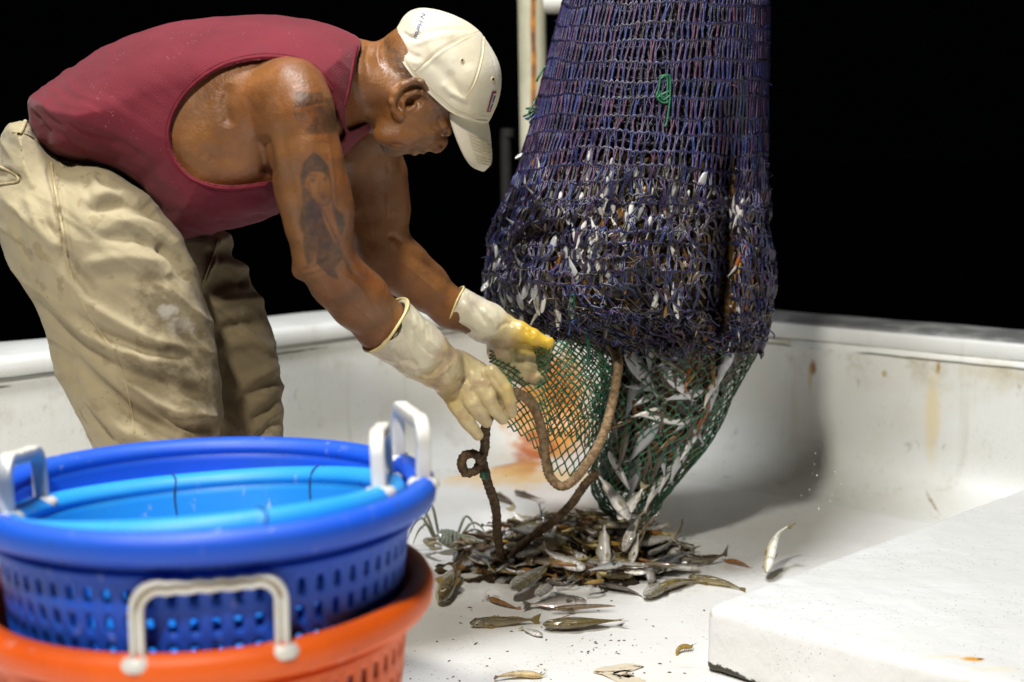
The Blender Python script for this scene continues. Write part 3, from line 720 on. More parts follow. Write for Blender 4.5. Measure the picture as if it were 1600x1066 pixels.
seam('side_pocket', [(80,256),(92,322),(106,396)], .0021, off=.001)
seam('side_pocket', [(90,262),(101,324),(112,388)], .0006)
seam('back_pocket', [(0,261),(14,267),(27,276),(28,283),(14,287),(0,289)], .0022, off=.001)
seam('waistband', [(20,206),(45,212),(70,232),(100,262)], .0015)
seam('belt_loop', [(40,188),(36,200),(30,212)], .0035, off=.002, n=20)
seam('leg_seam', [(342,372),(333,402),(316,444)], .0014)

# --- cap
CP = [(613,57),(622,40),(630,26),(643,16),(665,12.5),(700,20),(730,34),(752,52),(768,75),(780,100),(784,125),(781,150),(772,174),(763,191),(740,189),(718,183),(700,172),(684,158),(668,145),(650,127),(634,105),(624,85)]
BIG = CP[:13]+[(756,200),(720,220),(670,200),(620,150),(598,100)]
v = Vox((590, 4, -110), (800, 215, 112), 1.8)
v.puff(BIG, 74, 92, 0, 6)
v.prism(CP, 'i', 3, -.5)
V, Q = v.mesh(2)
capf = [([(632,62),(660,52),(700,44),(740,48)],3.2,2.2,'v'),([(628,50),(640,58),(660,62)],3.5,3,'v'),([(640,72),(680,58),(720,52)],5,2.0,'r'),([(650,110),(690,75),(745,48)],1.4,1.3,'v'),([(655,113),(694,79),(746,50)],2,1.0,'r'),
 ([(755,52),(752,90),(740,130),(728,150)],1.4,1.2,'v'),([(730,152),(712,135),(700,110)],6,3,'v'),([(732,160),(705,145),(690,128)],5,2.4,'r'),([(735,170),(715,158),(700,150)],5,2,'v'),
 ([(700,60),(720,80),(735,110)],10,2.5,'v'),([(660,90),(690,110),(705,150)],9,1.6,'v'),([(620,66),(640,84),(660,92)],5,2,'v'),
 ([(745,55),(765,80),(775,110)],1.3,.8,'v')]
V = folds(V, Q, capf, zmax=15)
V += vnormals(V, Q)*(.9*vnoise(V, .03, 51, 3))[:, None]
t = NT('cream_cap_twill')
c = t.mix(t.ss(t.noise(10, 5), .38, .68), (.68, .625, .49), (.60, .53, .37))
c = t.mix(t.math('MULTIPLY', t.ss(t.noise(22, 6, .65), .60, .74), .55), c, (.50, .37, .19))
M_capc = t.out(c, .82, t.math('ADD', t.noise(900, 2), t.math('MULTIPLY', t.noise(50, 4), 1.2)), .35, .0012, .25); t.b.inputs['Sheen Weight'].default_value = .15
cap = mk('cap', U(V), Q, M_capc, man)
tcap = bvh(V, Q)
M_stitch = simple('cap_stitching', (.60, .50, .30), .85)
seam('panel_seam', [(648,110),(690,76),(748,48)], .0007, parent=cap, tree=tcap, m=M_stitch)
seam('panel_seam', [(757,53),(754,90),(742,130),(728,152)], .0007, parent=cap, tree=tcap, m=M_stitch)
seam('sweatband_edge', [(616,70),(630,97),(650,124),(672,146),(700,171),(718,181),(740,187),(760,189)], .0016, parent=cap, tree=tcap, m=M_capc, off=.0002, n=90)
seam('sweatband_stitching', [(622,66),(636,94),(655,119),(676,140),(703,164),(720,174),(740,180),(763,182)], .0005, parent=cap, tree=tcap, m=M_stitch, n=90)
for (x, y) in ((722,95),(770,124)):
    a = np.linspace(0, 2*np.pi, 14, endpoint=False); q = stick(tcap, [(x+2.6*math.cos(k), y+3*math.sin(k)) for k in a], 14, .0004, True)
    if len(q) == 14:
        VV, FF, _ = tubes([q], .0010, 6, True); mk('eyelet', VV, FF, M_stitch, cap)
        VV, FF, _ = tubes([q*.35+q.mean(0)*.65], .0012, 6, True); mk('eyelet', VV, FF, M_dark, cap)
q = stick(tcap, [(748,44),(756,52)], 8, .003)
if len(q) > 3: VV, FF, _ = tubes([q], [np.sin(np.linspace(.25, np.pi-.25, len(q)))*.006], 10); mk('top_button', VV, FF, simple('faded_grey_cloth', (.22, .20, .20), .8), cap)
# visor: an arched, stitched plate with real thickness
nr = np.array([(702,177,-66),(704,190,-66),(710,210,-62),(718,230,-55),(728,250,-44),(739,262,-28),(753,268,-4)], float)
rd = np.array([(763,189,4),(765,200,8),(767,215,10),(768,230,10),(769,244,8),(767,257,4),(757,268,2)], float)
fr = np.array([(716,182,78),(718,194,80),(722,212,78),(730,232,70),(738,248,56),(746,260,36),(756,267,8)], float)
nt, ns = 40, 41
A_, B_, C_ = (spline(q, nt) for q in (nr, rd, fr))
S = np.zeros((nt, ns, 3))
for j, s in enumerate(np.linspace(-1, 1, ns)):
    e = abs(s); cc = A_ if s < 0 else C_
    th = e*np.pi/2; S[:, j] = B_+(cc-B_)*np.c_[np.full(nt, 1-math.cos(th)), np.full(nt, 1-math.cos(th)), np.full(nt, math.sin(th))]
    if e < 1: S[:, j, :2] = B_[:, :2]+(cc-B_)[:, :2]*(e**1.35)
Sv = S.reshape(-1, 3); Qv = grid_faces(nt, ns); nn = vnormals(Sv, Qv)
if nn[ns*10+10, 2] > 0: Qv = Qv[:, ::-1].copy(); nn = -nn
vis = mk('visor', U(Sv), Qv, M_capc, cap)
md = vis.modifiers.new('thick', 'SOLIDIFY'); md.thickness = .004; md.offset = -1
lines = []
for k in range(9):
    f = .42+.055*k; i0 = int(f*(nt-1)); js = np.arange(6, 31)
    lines.append(U(np.stack([S[min(nt-1, int(round(i0+((j-20)/16.)**2*(-5)))), j]+np.array([0, 0, 0]) + nn[i0*ns+j]*.5 for j in js])))
VV, FF, _ = tubes(lines, .00055, 5); mk('visor_stitching', VV, FF, M_stitch, vis)
# embroidery
def letters(txt, origin, dirx, diry, size, tree, m, parent, name, off=.0006):
    """lettering laid on a surface: origin, baseline and up directions in the photograph's pixels"""
    cu = bpy.data.curves.new('t', 'FONT'); cu.body = txt; cu.size = 1; cu.offset = .012; ob = bpy.data.objects.new('t', cu); col.objects.link(ob)
    bpy.context.view_layer.update(); me = bpy.data.meshes.new_from_object(ob.evaluated_get(bpy.context.evaluated_depsgraph_get()))
    bpy.data.objects.remove(ob); bm = bmesh.new(); bm.from_mesh(me); bmesh.ops.triangulate(bm, faces=bm.faces)
    bmesh.ops.subdivide_edges(bm, edges=bm.edges, cuts=1); VV = []
    for vv in bm.verts:
        x = origin[0]+size*(vv.co.x*dirx[0]+vv.co.y*diry[0]); y = origin[1]+size*(vv.co.x*dirx[1]+vv.co.y*diry[1])
        a, dy, dz = ray(x, y); d = Vector((float(a), float(dy), float(dz))).normalized(); h, n_, _, _ = tree.ray_cast(CAM, d)
        VV.append(tuple(h-d*off) if h else tuple(VV[-1]) if VV else (0, 2, .9))
    F = [[q.index for q in f.verts] for f in bm.faces]; bm.free()
    return mk(name, VV, F, m, parent, smooth=False)
M_blue = simple('blue_embroidery', (.02, .05, .22), .7)
letters('N Herou', (659, 19), (-.30, .95), (.80, .42), 11.5, tcap, M_blue, cap, 'embroidered_lettering')
def patch(name, poly, m, off=.001):
    q = stick(tcap, poly, 8*len(poly), off) if False else None
    pts = []
    poly = np.array(poly, float); k = 8
    g = [[poly[0]*(1-a)*(1-b)+poly[1]*a*(1-b)+poly[2]*a*b+poly[3]*(1-a)*b for b in np.linspace(0, 1, k)] for a in np.linspace(0, 1, k)]
    for row in g:
        for (x, y) in row:
            a, dy, dz = ray(x, y); d = Vector((float(a), float(dy), float(dz))).normalized(); h, n_, _, _ = tcap.ray_cast(CAM, d)
            pts.append(tuple(h+(n_ if n_.dot(d) < 0 else -n_)*off) if h else None)
    good = [q for q in pts if q]
    if len(good) < k*k: return
    return mk(name, pts, grid_faces(k, k), m, cap)
patch('logo_patch', [(769,143),(775,143),(766,174),(760,175)], simple('patch_red', (.25, .02, .04), .7), .0012)
patch('logo_patch', [(770,146),(774,146),(765.5,171),(762,172)], simple('patch_cream', (.6, .56, .5), .7), .0017)
patch('logo_patch', [(770.5,149),(773,149),(769,160),(767,160)], simple('patch_navy', (.02, .03, .09), .7), .0022)
patch('logo_patch', [(767,162),(769,162),(765,170),(763,170)], simple('patch_navy', (.02, .03, .09), .7), .0022)

# --- boots under the trouser legs
M_boot = simple('white_rubber_boot', (.62, .6, .55), .4, (.45, .42, .36), 14, 60, .2)
for zc, dx, dy, bt in ((-92, 0, 0, 1036), (118, 110, -55, 972)):
    v = Vox((150, 850, zc-70), (560, 1060, zc+70), 3.)
    pol = [(208+dx,900+dy),(318+dx,900+dy),(322+dx,960+dy),(350+dx,985+dy),(392+dx,1004+dy),(402+dx,bt-10),(395+dx,bt),(206+dx,bt),(200+dx,bt-20),(205+dx,960+dy)]
    v.puff(pol, 45, 50, zc, 6)
    V, Q = v.mesh(2); mk('boot', U(V), Q, M_boot, man)

# --- rubber gloves
def glove_mat():
    t = NT('wet_latex'); a = t.attr(); sp = t.n.new('ShaderNodeSeparateColor'); t.lk(a.outputs['Color'], sp.inputs[0])
    c = t.mix(t.ss(t.noise(16, 5), .35, .68), (.62, .53, .30), (.50, .39, .19))
    c = t.mix(t.math('MULTIPLY', t.ss(t.noise(24, 5, .6), .48, .66), .7), c, (.40, .26, .17))
    c = t.mix(sp.outputs[0], c, (.66, .43, .035)); c = t.mix(t.math('MULTIPLY', sp.outputs[1], .9), c, (.72, .70, .58))
    c = t.mix(sp.outputs[2], c, (.36, .24, .17))
    return t.out(c, t.math('ADD', .2, t.math('MULTIPLY', t.noise(25, 3), .2)), t.math('ADD', t.noise(60, 5), t.math('MULTIPLY', t.noise(16, 4), 1.6)), .35, .0025, .5, sss=.25)
M_glove = glove_mat()
def rim(c, axis, r, rr, squash=1.):
    c = np.array(c, float); ax_ = np.array(axis, float); ax_ /= np.linalg.norm(ax_); u = np.cross(ax_, (0, 0, 1.)); u /= np.linalg.norm(u); w_ = np.cross(ax_, u)
    a = np.linspace(0, 2*np.pi, 48, endpoint=False)
    L = c+r*(np.cos(a)[:, None]*u+squash*np.sin(a)[:, None]*w_); L += .9*np.sin(3*a+1)[:, None]*ax_*1.5
    VV, FF, _ = tubes([U(L)], rr, 8, True); return VV, FF
# near hand: right hand, back of the hand to the camera, fingers hanging
v = Vox((560, 450, -105), (830, 700, 110), 1.7)
ax1 = np.array([77, 60, 34.]); ax1 /= np.linalg.norm(ax1); o1 = np.array([603., 508, -60])
v.cap(o1-ax1*6, 52, o1+ax1*70, 43, 3); v.cap(o1+ax1*70, 42, o1+ax1*112, 37, 12)
Xa, Ya, Za = v.ax[0][:, None, None], v.ax[1][None, :, None], v.ax[2][None, None, :]
pl_ = -((Xa-o1[0])*ax1[0]+(Ya-o1[1])*ax1[1]+(Za-o1[2])*ax1[2])
v.F = np.maximum(v.F, pl_.astype(np.float32))
v.cap(o1-ax1*20, 47.5, o1+ax1*34, 38, 2, mode='cut')
v.puff([(664,562),(690,545),(716,546),(740,556),(765,575),(786,598),(800,615),(797,626),(778,624),(758,634),(731,640),(708,634),(690,620),(672,598)], 24, 23, 12, 10, zf=lambda X, Y: 4+.10*(X-690))
v.chain([(696,606,4,15),(712,632,0,13),(730,659,2,11.5),(747,680,8,8.6)], 3)
v.chain([(716,598,-4,14),(738,630,-8,13),(750,646,-3,11.5),(761,660,6,9.4)], 2.2)
v.chain([(742,590,-6,14),(764,622,-10,13),(775,641,-5,11.5),(785,656,5,9.4)], 2.2)
v.chain([(768,582,-4,13.5),(789,609,-8,12.5),(796,627,-4,11.2),(800,645,5,9.2)], 2.2)
v.chain([(735,585,34,16),(765,612,50,14),(785,636,54,11)], 8)
V, Q = v.mesh(1)
V = folds(V, Q, [([(655,592),(680,588),(706,570)],3,3.2,'r'),([(650,583),(676,580),(700,562)],4,2.4,'v'),([(640,500),(662,540),(690,560)],5,3,'v'),([(628,520),(650,560),(660,580)],5,2.5,'r'),([(615,560),(640,566),(660,575)],5,2,'v'),
  ([(716,600),(730,615),(740,632)],3,1.8,'v'),([(748,600),(758,612),(764,628)],3,1.8,'v'),([(765,585),(778,600),(786,614)],3,1.6,'v'),([(724,598),(738,606)],4,2.4,'r'),([(752,592),(766,602)],4,2.4,'r'),([(735,640),(747,634)],2,1.2,'v'),([(764,636),(776,630)],2,1.2,'v'),([(690,575),(715,590),(735,588)],5,1.8,'v')], zmax=40)
V += vnormals(V, Q)*(1.3*vnoise(V, .045, 61, 3)+1.5*(.4-np.abs(vnoise(V*np.array([1., .45, .6]), .055, 64, 2))*2))[:, None]
yel = np.exp(-((V[:, 0]-703)/22)**2-((V[:, 1]-628)/26)**2)*.35+np.exp(-((V[:, 0]-797)/14)**2-((V[:, 1]-615)/22)**2)*.45
cuffm = np.clip(1-((V-o1)@ax1-78)/10, 0, 1)*.55
pat = np.clip(np.exp(-((V[:, 0]-700)/22)**2-((V[:, 1]-553)/9)**2)*1.0+np.exp(-((V[:, 0]-690)/14)**2-((V[:, 1]-612)/16)**2)*.6, 0, 1)*.7
g = mk('glove', U(V), Q, M_glove, man, vc=np.stack([np.clip(yel, 0, 1), cuffm, pat], 1))
VV, FF = rim(o1, ax1, 51.2, .0023); mk('glove_rim', VV, FF, simple('latex_bead', (.76, .64, .30), .3, (.66, .52, .22), 30), g)
# far hand: thumb along the top of the green mesh, fingers behind it
v = Vox((660, 430, 160), (900, 640, 330), 2.)
ax2 = np.array([88, 44, 10.]); ax2 /= np.linalg.norm(ax2); o2 = np.array([708., 478, 228])
v.cap(o2-ax2*5, 34, o2+ax2*60, 30, 3); v.cap(o2+ax2*60, 30, o2+ax2*100, 23, 12)
Xa, Ya, Za = v.ax[0][:, None, None], v.ax[1][None, :, None], v.ax[2][None, None, :]
v.F = np.maximum(v.F, (-((Xa-o2[0])*ax2[0]+(Ya-o2[1])*ax2[1]+(Za-o2[2])*ax2[2])).astype(np.float32))
v.cap(o2-ax2*20, 29, o2+ax2*14, 25, 2, mode='cut')
v.chain([(785,512,236,19),(812,519,226,15),(832,527,222,12.5),(858,536,220,9.5)], 8)
v.chain([(780,522,240,20),(782,548,258,20),(790,568,275,18)], 10)
for kx, ky in ((800,535),(802,552),(800,570),(794,586)):
    v.chain([(785,ky-4,266,13),(kx+22,ky+4,286,11),(kx+44,ky+6,290,9.5),(kx+54,ky+2,278,8)], 5)
V, Q = v.mesh(2)
V = folds(V, Q, [([(735,470),(750,490),(762,510)],4,3,'v'),([(752,482),(770,500),(778,520)],4,2.6,'r'),([(700,500),(725,515),(750,520)],5,2.4,'v'),([(770,520),(790,505),(800,508)],3.5,2.4,'v'),([(818,512),(824,522)],2.4,2.2,'v'),([(828,516),(833,528)],2.4,2.4,'v'),([(823,512),(828,522)],2,1.5,'r'),([(722,462),(738,500),(745,525)],4,2,'r')], zmax=255)
V += vnormals(V, Q)*(1.1*vnoise(V, .05, 62, 3)+1.4*(.4-np.abs(vnoise(V*np.array([1., .45, .6]), .06, 65, 2))*2))[:, None]
yel = np.clip((V[:, 0]-792)/30, 0, 1)*.95*np.clip((560-V[:, 1])/15, 0, 1)
cuffm = np.clip(1-((V-o2)@ax2-70)/10, 0, 1)*.6
pat = np.exp(-((V[:, 0]-770)/22)**2-((V[:, 1]-548)/20)**2)*.8
g = mk('glove', U(V), Q, M_glove, man, vc=np.stack([yel, cuffm, pat], 1))
VV, FF = rim(o2, ax2, 33.8, .0020); mk('glove_rim', VV, FF, bpy.data.materials['latex_bead'], g)

# ================================================================== FISH BASKETS
def plastic(name, base, dull, rough=.50):
    t = NT(name); c = t.mix(t.ss(t.noise(7, 5, .6), .42, .72), base, dull)
    sc1 = t.ss(t.noise(30, 6, .7, t.mapv((1, 1, .2))), .62, .75); c = t.mix(t.math('MULTIPLY', sc1, .35), c, (.55, .55, .55)); c = t.mix(t.math('MULTIPLY', t.math('MULTIPLY', t.ss(t.noise(70, 5, .7, t.mapv((1, 1, .35), (0, .4, 0))), .60, .70), t.ss(t.noise(6, 3), .45, .6)), .55), c, (.62, .66, .72)); c = t.mix(t.math('MULTIPLY', t.ss(t.voro(26), .09, .05), .45), c, (.05, .045, .035))
    return t.out(c, t.math('ADD', rough-.1, t.math('MULTIPLY', t.noise(18, 4), .25)), t.noise(22, 4), .12, .003, .5, sss=.05)
M_blueP = plastic('blue_plastic', (.005, .085, .62), (.010, .095, .54)); M_orP = plastic('orange_plastic', (.86, .125, .003), (.74, .10, .006)); M_ltP = plastic('light_blue_plastic', (.015, .30, .78), (.03, .33, .70))
M_whP = simple('white_handle_plastic', (.74, .74, .70), .42, (.66, .63, .55), 25, 40, .15)
M_groove = simple('dirty_groove', (.42, .33, .20), .7, (.30, .22, .12), 40)
def basket(name, label, cen, R0, Rb, H, lip, m, rows, ncol, tilt, group, hz0, cracks=()):
    """round perforated basket, cen = middle of the rim circle"""
    rt = empty(name, (0, 0, 0)); tag(rt, label, 'basket', group)
    M = Matrix.Translation(cen) @ Matrix.Rotation(tilt[0], 4, 'X') @ Matrix.Rotation(tilt[1], 4, 'Y')
    mm = np.array(M)
    def tr(V): V = np.asarray(V); return V @ mm[:3, :3].T+mm[:3, 3]
    N = 192
    th = np.linspace(0, 2*np.pi, N, endpoint=False)
    # rim: rolled lip
    pf = [(R0-.030, -.004), (R0-.022, .003), (R0-.012, .006), (R0-.003, .003), (R0+.002, -.006), (R0, -lip+.006), (R0-.004, -lip), (R0-.007, -lip+.004), (R0-.008, -.014), (R0-.024, -.016), (R0-.030, -.012)]
    V = np.array([[(r*math.cos(t), r*math.sin(t), z) for (r, z) in pf] for t in th]).reshape(-1, 3)
    rimo = mk('rim', tr(V), grid_faces(N, len(pf), True, True), m, rt)
    # wall with holes
    nz = rows*4+hz0; NC = ncol*5
    tc = np.linspace(0, 2*np.pi, NC, endpoint=False); zz = np.r_[np.linspace(-.008, -.050, hz0+1)[:-1], np.linspace(-.050, -H, rows*4+1)]
    rr = R0-.026+(Rb-R0+.026)*(-zz/H)
    V = np.array([[(rr[j]*math.cos(t), rr[j]*math.sin(t), zz[j]) for j in range(len(zz))] for t in tc]).reshape(-1, 3)
    F = []
    for i in range(NC):
        for j in range(len(zz)-1):
            jj = j-hz0
            if jj >= 0 and jj % 4 in (1, 2) and jj < rows*4-1 and (i+(0 if (jj//4) % 2 else 0)) % 5 in (0, 1): continue
            a = i*len(zz)+j; b = ((i+1) % NC)*len(zz)+j; F.append((a, b, b+1, a+1))
    wl = mk('wall', tr(V), np.array(F), m, rt)
    sd = wl.modifiers.new('thick', 'SOLIDIFY'); sd.thickness = .004; sd.offset = 0
    # raised band under the lip and a bottom
    V = np.array([[(r*math.cos(t), r*math.sin(t), z) for (r, z) in ((R0-.026, -.038), (R0-.0225, -.041), (R0-.0225, -.045), (R0-.027, -.048))] for t in th]).reshape(-1, 3)
    mk('wall_band', tr(V), grid_faces(N, 4, True), m, rt)
    V = np.array([(0, 0, -H)]+[(Rb*math.cos(t), Rb*math.sin(t), -H) for t in th]+[(Rb*math.cos(t), Rb*math.sin(t), -H-.003) for t in th])
    mk('bottom', tr(V), [(0, 1+i, 1+(i+1) % N) for i in range(N)]+[(1+i, 1+N+i, 1+N+(i+1) % N, 1+(i+1) % N) for i in range(N)], m, rt, smooth=False)
    for (a0,) in cracks:                                             # split lines across the rim
        L = np.array([(r*math.cos(a0+.01*math.sin(k*2)), r*math.sin(a0+.01*math.sin(k*2)), z) for k, (r, z) in enumerate(((R0-.031, -.05), (R0-.0305, -.02), (R0-.028, .0005), (R0-.012, .0065), (R0-.001, .002), (R0+.0025, -.01)))])
        VV, FF, _ = tubes([tr(spline(L, 20))], .0011, 6); mk('crack', VV, FF, M_groove if False else simple('crack_line', (.02, .04, .10), .8), rt)
    return rt, tr
def handle(root, tr, ang, R0, width=.135, height=.062, lean=0., thick=.0098, z0=.004, foot=0):
    """white U-shaped grip standing on the rim at the given angle"""
    h = width/2; tan = np.array([-math.sin(ang), math.cos(ang), 0]); rad = np.array([math.cos(ang), math.sin(ang), 0]); up = np.array([0, 0, 1.])*math.cos(lean)+rad*math.sin(lean)
    base = rad*(R0*math.cos(h/R0)-.014)+np.array([0, 0, z0])
    c = .022
    prof = [(-h, -.012), (-h, 0), (-h, height-c)]+[(-h+c-c*math.cos(a), height-c+c*math.sin(a)) for a in np.linspace(.2, np.pi/2, 6)]
    mid = [(x, height-.002*abs(math.cos(x*150))) for x in np.linspace(-h+c+.006, h-c-.006, 17)]
    pr2 = [(-x, y) for x, y in prof[::-1]]
    pts = np.array(prof+mid+pr2)
    L = base+pts[:, :1]*tan+pts[:, 1:]*up
    n = len(L); T = np.gradient(L, axis=0); T /= np.linalg.norm(T, axis=1)[:, None]
    nrm = np.cross(tan, up); V = []
    prf = [(-1, -.8), (-.8, -1), (.8, -1), (1, -.8), (1, .8), (.8, 1), (.35, 1), (.25, .45), (-.25, .45), (-.35, 1), (-.8, 1), (-1, .8)]
    for k in range(n):
        side = np.cross(T[k], nrm)
        fat = 1.35 if (k < 1 or k > n-2) else 1.
        for (a, b) in prf: V.append(L[k]-side*a*thick*.72*fat+nrm*b*thick*.8*fat)
    V = np.array(V); F = list(map(tuple, grid_faces(n, len(prf), False, True)))
    F += [tuple(range(len(prf)))[::-1], tuple(range((n-1)*len(prf), n*len(prf)))]
    hd = mk('handle', tr(V), F, M_whP, root)
    bv = hd.modifiers.new('b', 'BEVEL'); bv.width = .0012; bv.segments = 2; bv.limit_method = 'ANGLE'
    G = L[3:-3]+nrm*thick*.8*.52
    VV, FF, _ = tubes([tr(G)], .0022, 6); mk('grip_groove', VV, FF, M_groove, hd)
    for e in (0, -1):
        ft = np.array([L[e]+up*q for q in (.0, .004, .009, .013)])
        VV, FF, _ = tubes([tr(ft)], [np.array([.017, .0185, .017, .012])], 16); mk('foot', VV, FF, M_whP, hd)
Yb = 1.40
cb = P(326, 752, Yb); R0 = .254
gB = 'stacked round fish baskets'
bz = cb[2]
b1, t1 = basket('fish_basket', 'deep blue round perforated basket with a thick rolled rim, nested in the orange one', Vector(cb), R0, .196, .285, .026, M_blueP, 8, 66, (R(-1.8), 0), gB, 3)
handle(b1, t1, R(17), R0); handle(b1, t1, R(206), R0)
ob_c = P(322, 904, Yb)
b2_, t2 = basket('fish_basket', 'orange round perforated basket at the bottom of the stack', Vector(ob_c), R0+.002, .20, float(ob_c[2])-.006, .028, M_orP, 8, 66, (R(-.5), 0), gB, 3)
handle(b2_, t2, R(-75.5), R0+.002, .135, .066); handle(b2_, t2, R(104.5), R0+.002, .135, .03)
cc = P(322, 774, 1.40)
b3, t3 = basket('fish_basket', 'light blue cracked basket sitting inside the deep blue basket', Vector(cc), .222, .178, .235, .03, M_ltP, 6, 56, (R(-7.2), R(-3.6)), gB, 3, ((R(62),), (R(115),), (R(-62),)))
handle(b3, t3, R(2), .222, .125, .055); handle(b3, t3, R(184), .222, .125, .055)

# ================================================================== THE NET
net = empty('trawl_net', tuple(P(975, 545, 2.5))); tag(net, 'bulging blue and purple trawl net full of fish with a green mesh mouth', 'net')
YN = 2.52
BAG = np.array([(-1150,1018,1048),(-900,1000,1068),(-700,982,1090),(-400,938,1140),(-150,905,1186),(0,880,1203),(90,856,1202),(190,831,1200),(290,800,1200),(370,766,1203),(430,752,1206),(475,766,1207),(505,806,1203),(522,850,1199),(536,905,1195),(548,945,1188)], float)
def bagrow(py):
    l = np.interp(py, BAG[:, 0], BAG[:, 1]); r = np.interp(py, BAG[:, 0], BAG[:, 2]); return (l+r)/2, (r-l)/2
def bag(th, py, sc_=1., rough=1.):
    """angle 0 = right, pi/2 = towards the camera"""
    th = np.asarray(th, float); py = np.asarray(py, float)
    pys = py+3.5*np.sin(th*2+1.)*np.clip((py-60)/200, 0, 1)+np.clip((540-py)/60, 0, 1)*(3.4*np.sin(th*3+py*.021)+2.2*np.sin(th*8-py*.047))
    xc, a = bagrow(pys); b = np.minimum(a*.92, 195)*1.28e-3
    c, s = np.cos(th), np.sin(th)
    px = xc+a*sc_*np.sign(c)*np.abs(c)**.86
    q = np.stack([th*4, pys*.018, np.zeros_like(th+pys)], -1).reshape(-1, 3)
    low = np.clip((pys-190)/140, 0, 1)
    lump = (vnoise(np.c_[np.cos(q[:, 0]/4)*5, np.sin(q[:, 0]/4)*5, q[:, 1]*1.5], 1, 71, 3).reshape((th+pys).shape))*.042*low*rough
    cre = np.exp(-((px-(1142-.06*(pys-250)))/17)**2)*np.clip((pys-140)/160, 0, 1)*np.clip((560-pys)/60, 0, 1)*(s > 0)*.115
    cre2 = np.exp(-((px-(1010+.25*(pys-430)))/20)**2)*np.clip((pys-420)/60, 0, 1)*(s > 0)*.03
    Y = YN-b*sc_*np.sign(s)*np.abs(s)**.9 - lump*np.sign(s) + cre + cre2
    return P(px+lump*260*c, pys, Y)
PAL = np.array([(.010,.012,.050),(.015,.024,.115),(.026,.022,.09),(.055,.024,.08),(.075,.026,.060),(.008,.008,.018),(.018,.036,.15),(.055,.038,.10)])*.80
PALL = np.array([(.010,.012,.05),(.014,.02,.09),(.024,.018,.07),(.05,.024,.06),(.034,.024,.014),(.010,.008,.012),(.06,.042,.022),(.014,.02,.07)])*.9
rows = list(np.arange(-1140, -60, 42))+list(np.arange(-50, 235, 29.0)+np.tile([0, 2., -1.5, 1.2, -2.2], 2))+list(np.arange(238, 320, 25))+list(np.arange(322, 549, 20.5))
NCOL = 132
lines, rads, cols = [], [], []
tht = np.linspace(0, 2*np.pi, NCOL, endpoint=False)
jit = rng.normal(0, .008, (len(rows), NCOL))
for j, y in enumerate(rows):
    low = np.clip((y-230)/120, 0, 1)
    nn_ = NCOL*2; tt = np.linspace(0, 2*np.pi, nn_, endpoint=False)
    yy = y+np.where(np.arange(nn_) % 2, 2.2, -2.0)+rng.normal(0, .8+1.3*low, nn_)+3*low*np.sin(tt*7+j)
    ringp = bag(tt, yy)
    ringp = np.concatenate([ringp, ringp[:1]])
    for k in range(0, nn_, 12):
        if y > 450 and rng.random() < .6: continue
        lines.append(ringp[k:k+13]); rads.append(.0023+.0006*rng.random()); cols.append(PAL[rng.choice([0, 1, 2, 5], p=[.4, .2, .15, .25])]*.8)
    if j == len(rows)-1: break
    y2 = rows[j+1]; dth = 2*np.pi/NCOL
    for i in range(NCOL):
        t0 = tht[i]+jit[j, i]*(1+1.2*low); t1 = tht[i]+jit[j+1, i]*(1+1.2*low); f = .40+.1*rng.random()
        opn = .24+.16*low*rng.random()
        ym = y+(y2-y)*f+rng.normal(0, 1.0+low); tm = t0+(t1-t0)*f+rng.normal(0, .003+.006*low)
        pal = PAL if rng.random() > low*.85 else PALL
        c_ = pal[rng.integers(0, 8)]*(.7+.7*rng.random())
        # the two yarns part upwards like a Y, and run side by side below
        if y > 445:
            if i % 2 == j % 2: continue
            for sg in (-1, 1):
                tt = np.array([t0+sg*dth*.08, t0+sg*dth*.45, t0+sg*dth*.9, t1+sg*dth])+rng.normal(0, .006, 4); yy = np.array([y, y+(y2-y)*.4, y+(y2-y)*.8, y2])+rng.normal(0, 1.5, 4)
                lines.append(bag(tt, yy)); rads.append(.0019+.0006*rng.random()); cols.append(c_ if rng.random() < .6 else pal[rng.integers(0, 8)])
            continue
        for sg in (-1, 1):
            tt = np.array([t0+sg*dth*opn, t0+sg*dth*opn*.75, tm+sg*dth*.07, (tm+t1)/2+sg*dth*.06*(1+low), t1+sg*dth*.12])
            yy = np.array([y, y+(ym-y)*.5, ym, (ym+y2)/2, y2])
            lines.append(bag(tt, yy)); rads.append(.00175+.0006*rng.random()); cols.append(c_ if rng.random() < .6 else pal[rng.integers(0, 8)])
        if rng.random() < .9:                                        # knot
            kp = bag(np.array([t0-dth*.22, t0, t0+dth*.22]), np.array([y-1., y+1, y-1.])); lines.append(kp); rads.append(.0027); cols.append(pal[rng.integers(0, 8)]*1.25)
for k in range(520):                                                 # fuzz and broken yarn ends
    y = rng.uniform(-60, 540); t0 = rng.uniform(0, np.pi); p0 = bag(np.array([t0]), np.array([y]))[0]; d = rng.normal(0, .006, 3)+np.array([0, -.004, -.003])
    lines.append(np.array([p0, p0+d*.5+rng.normal(0, .001, 3), p0+d])); rads.append(.00045); cols.append(PAL[rng.integers(0, 8)]*1.8)
VV, FF, own = tubes(lines, rads, 5)
t = NT('wet_net_twine'); a = t.attr()
c = t.mix(t.math('MULTIPLY', t.ss(t.noise(350, 3), .5, .72), .35), a.outputs['Color'], (.22, .16, .20))
M_net = t.out(c, .34, t.noise(900, 2), .5, .0008, .6)
mk('net_bag', VV, FF, M_net, net, vc=np.array(cols)[own])
lines, cols = [], []                                                 # dark inner layer added to blacken the shaded gaps of the bag
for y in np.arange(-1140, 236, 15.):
    L = bag(np.linspace(0, 2*np.pi, 121), y+rng.normal(0, 1.5, 121), .93); lines.append(L); cols.append(PAL[rng.choice([0, 5, 2])]*.32)
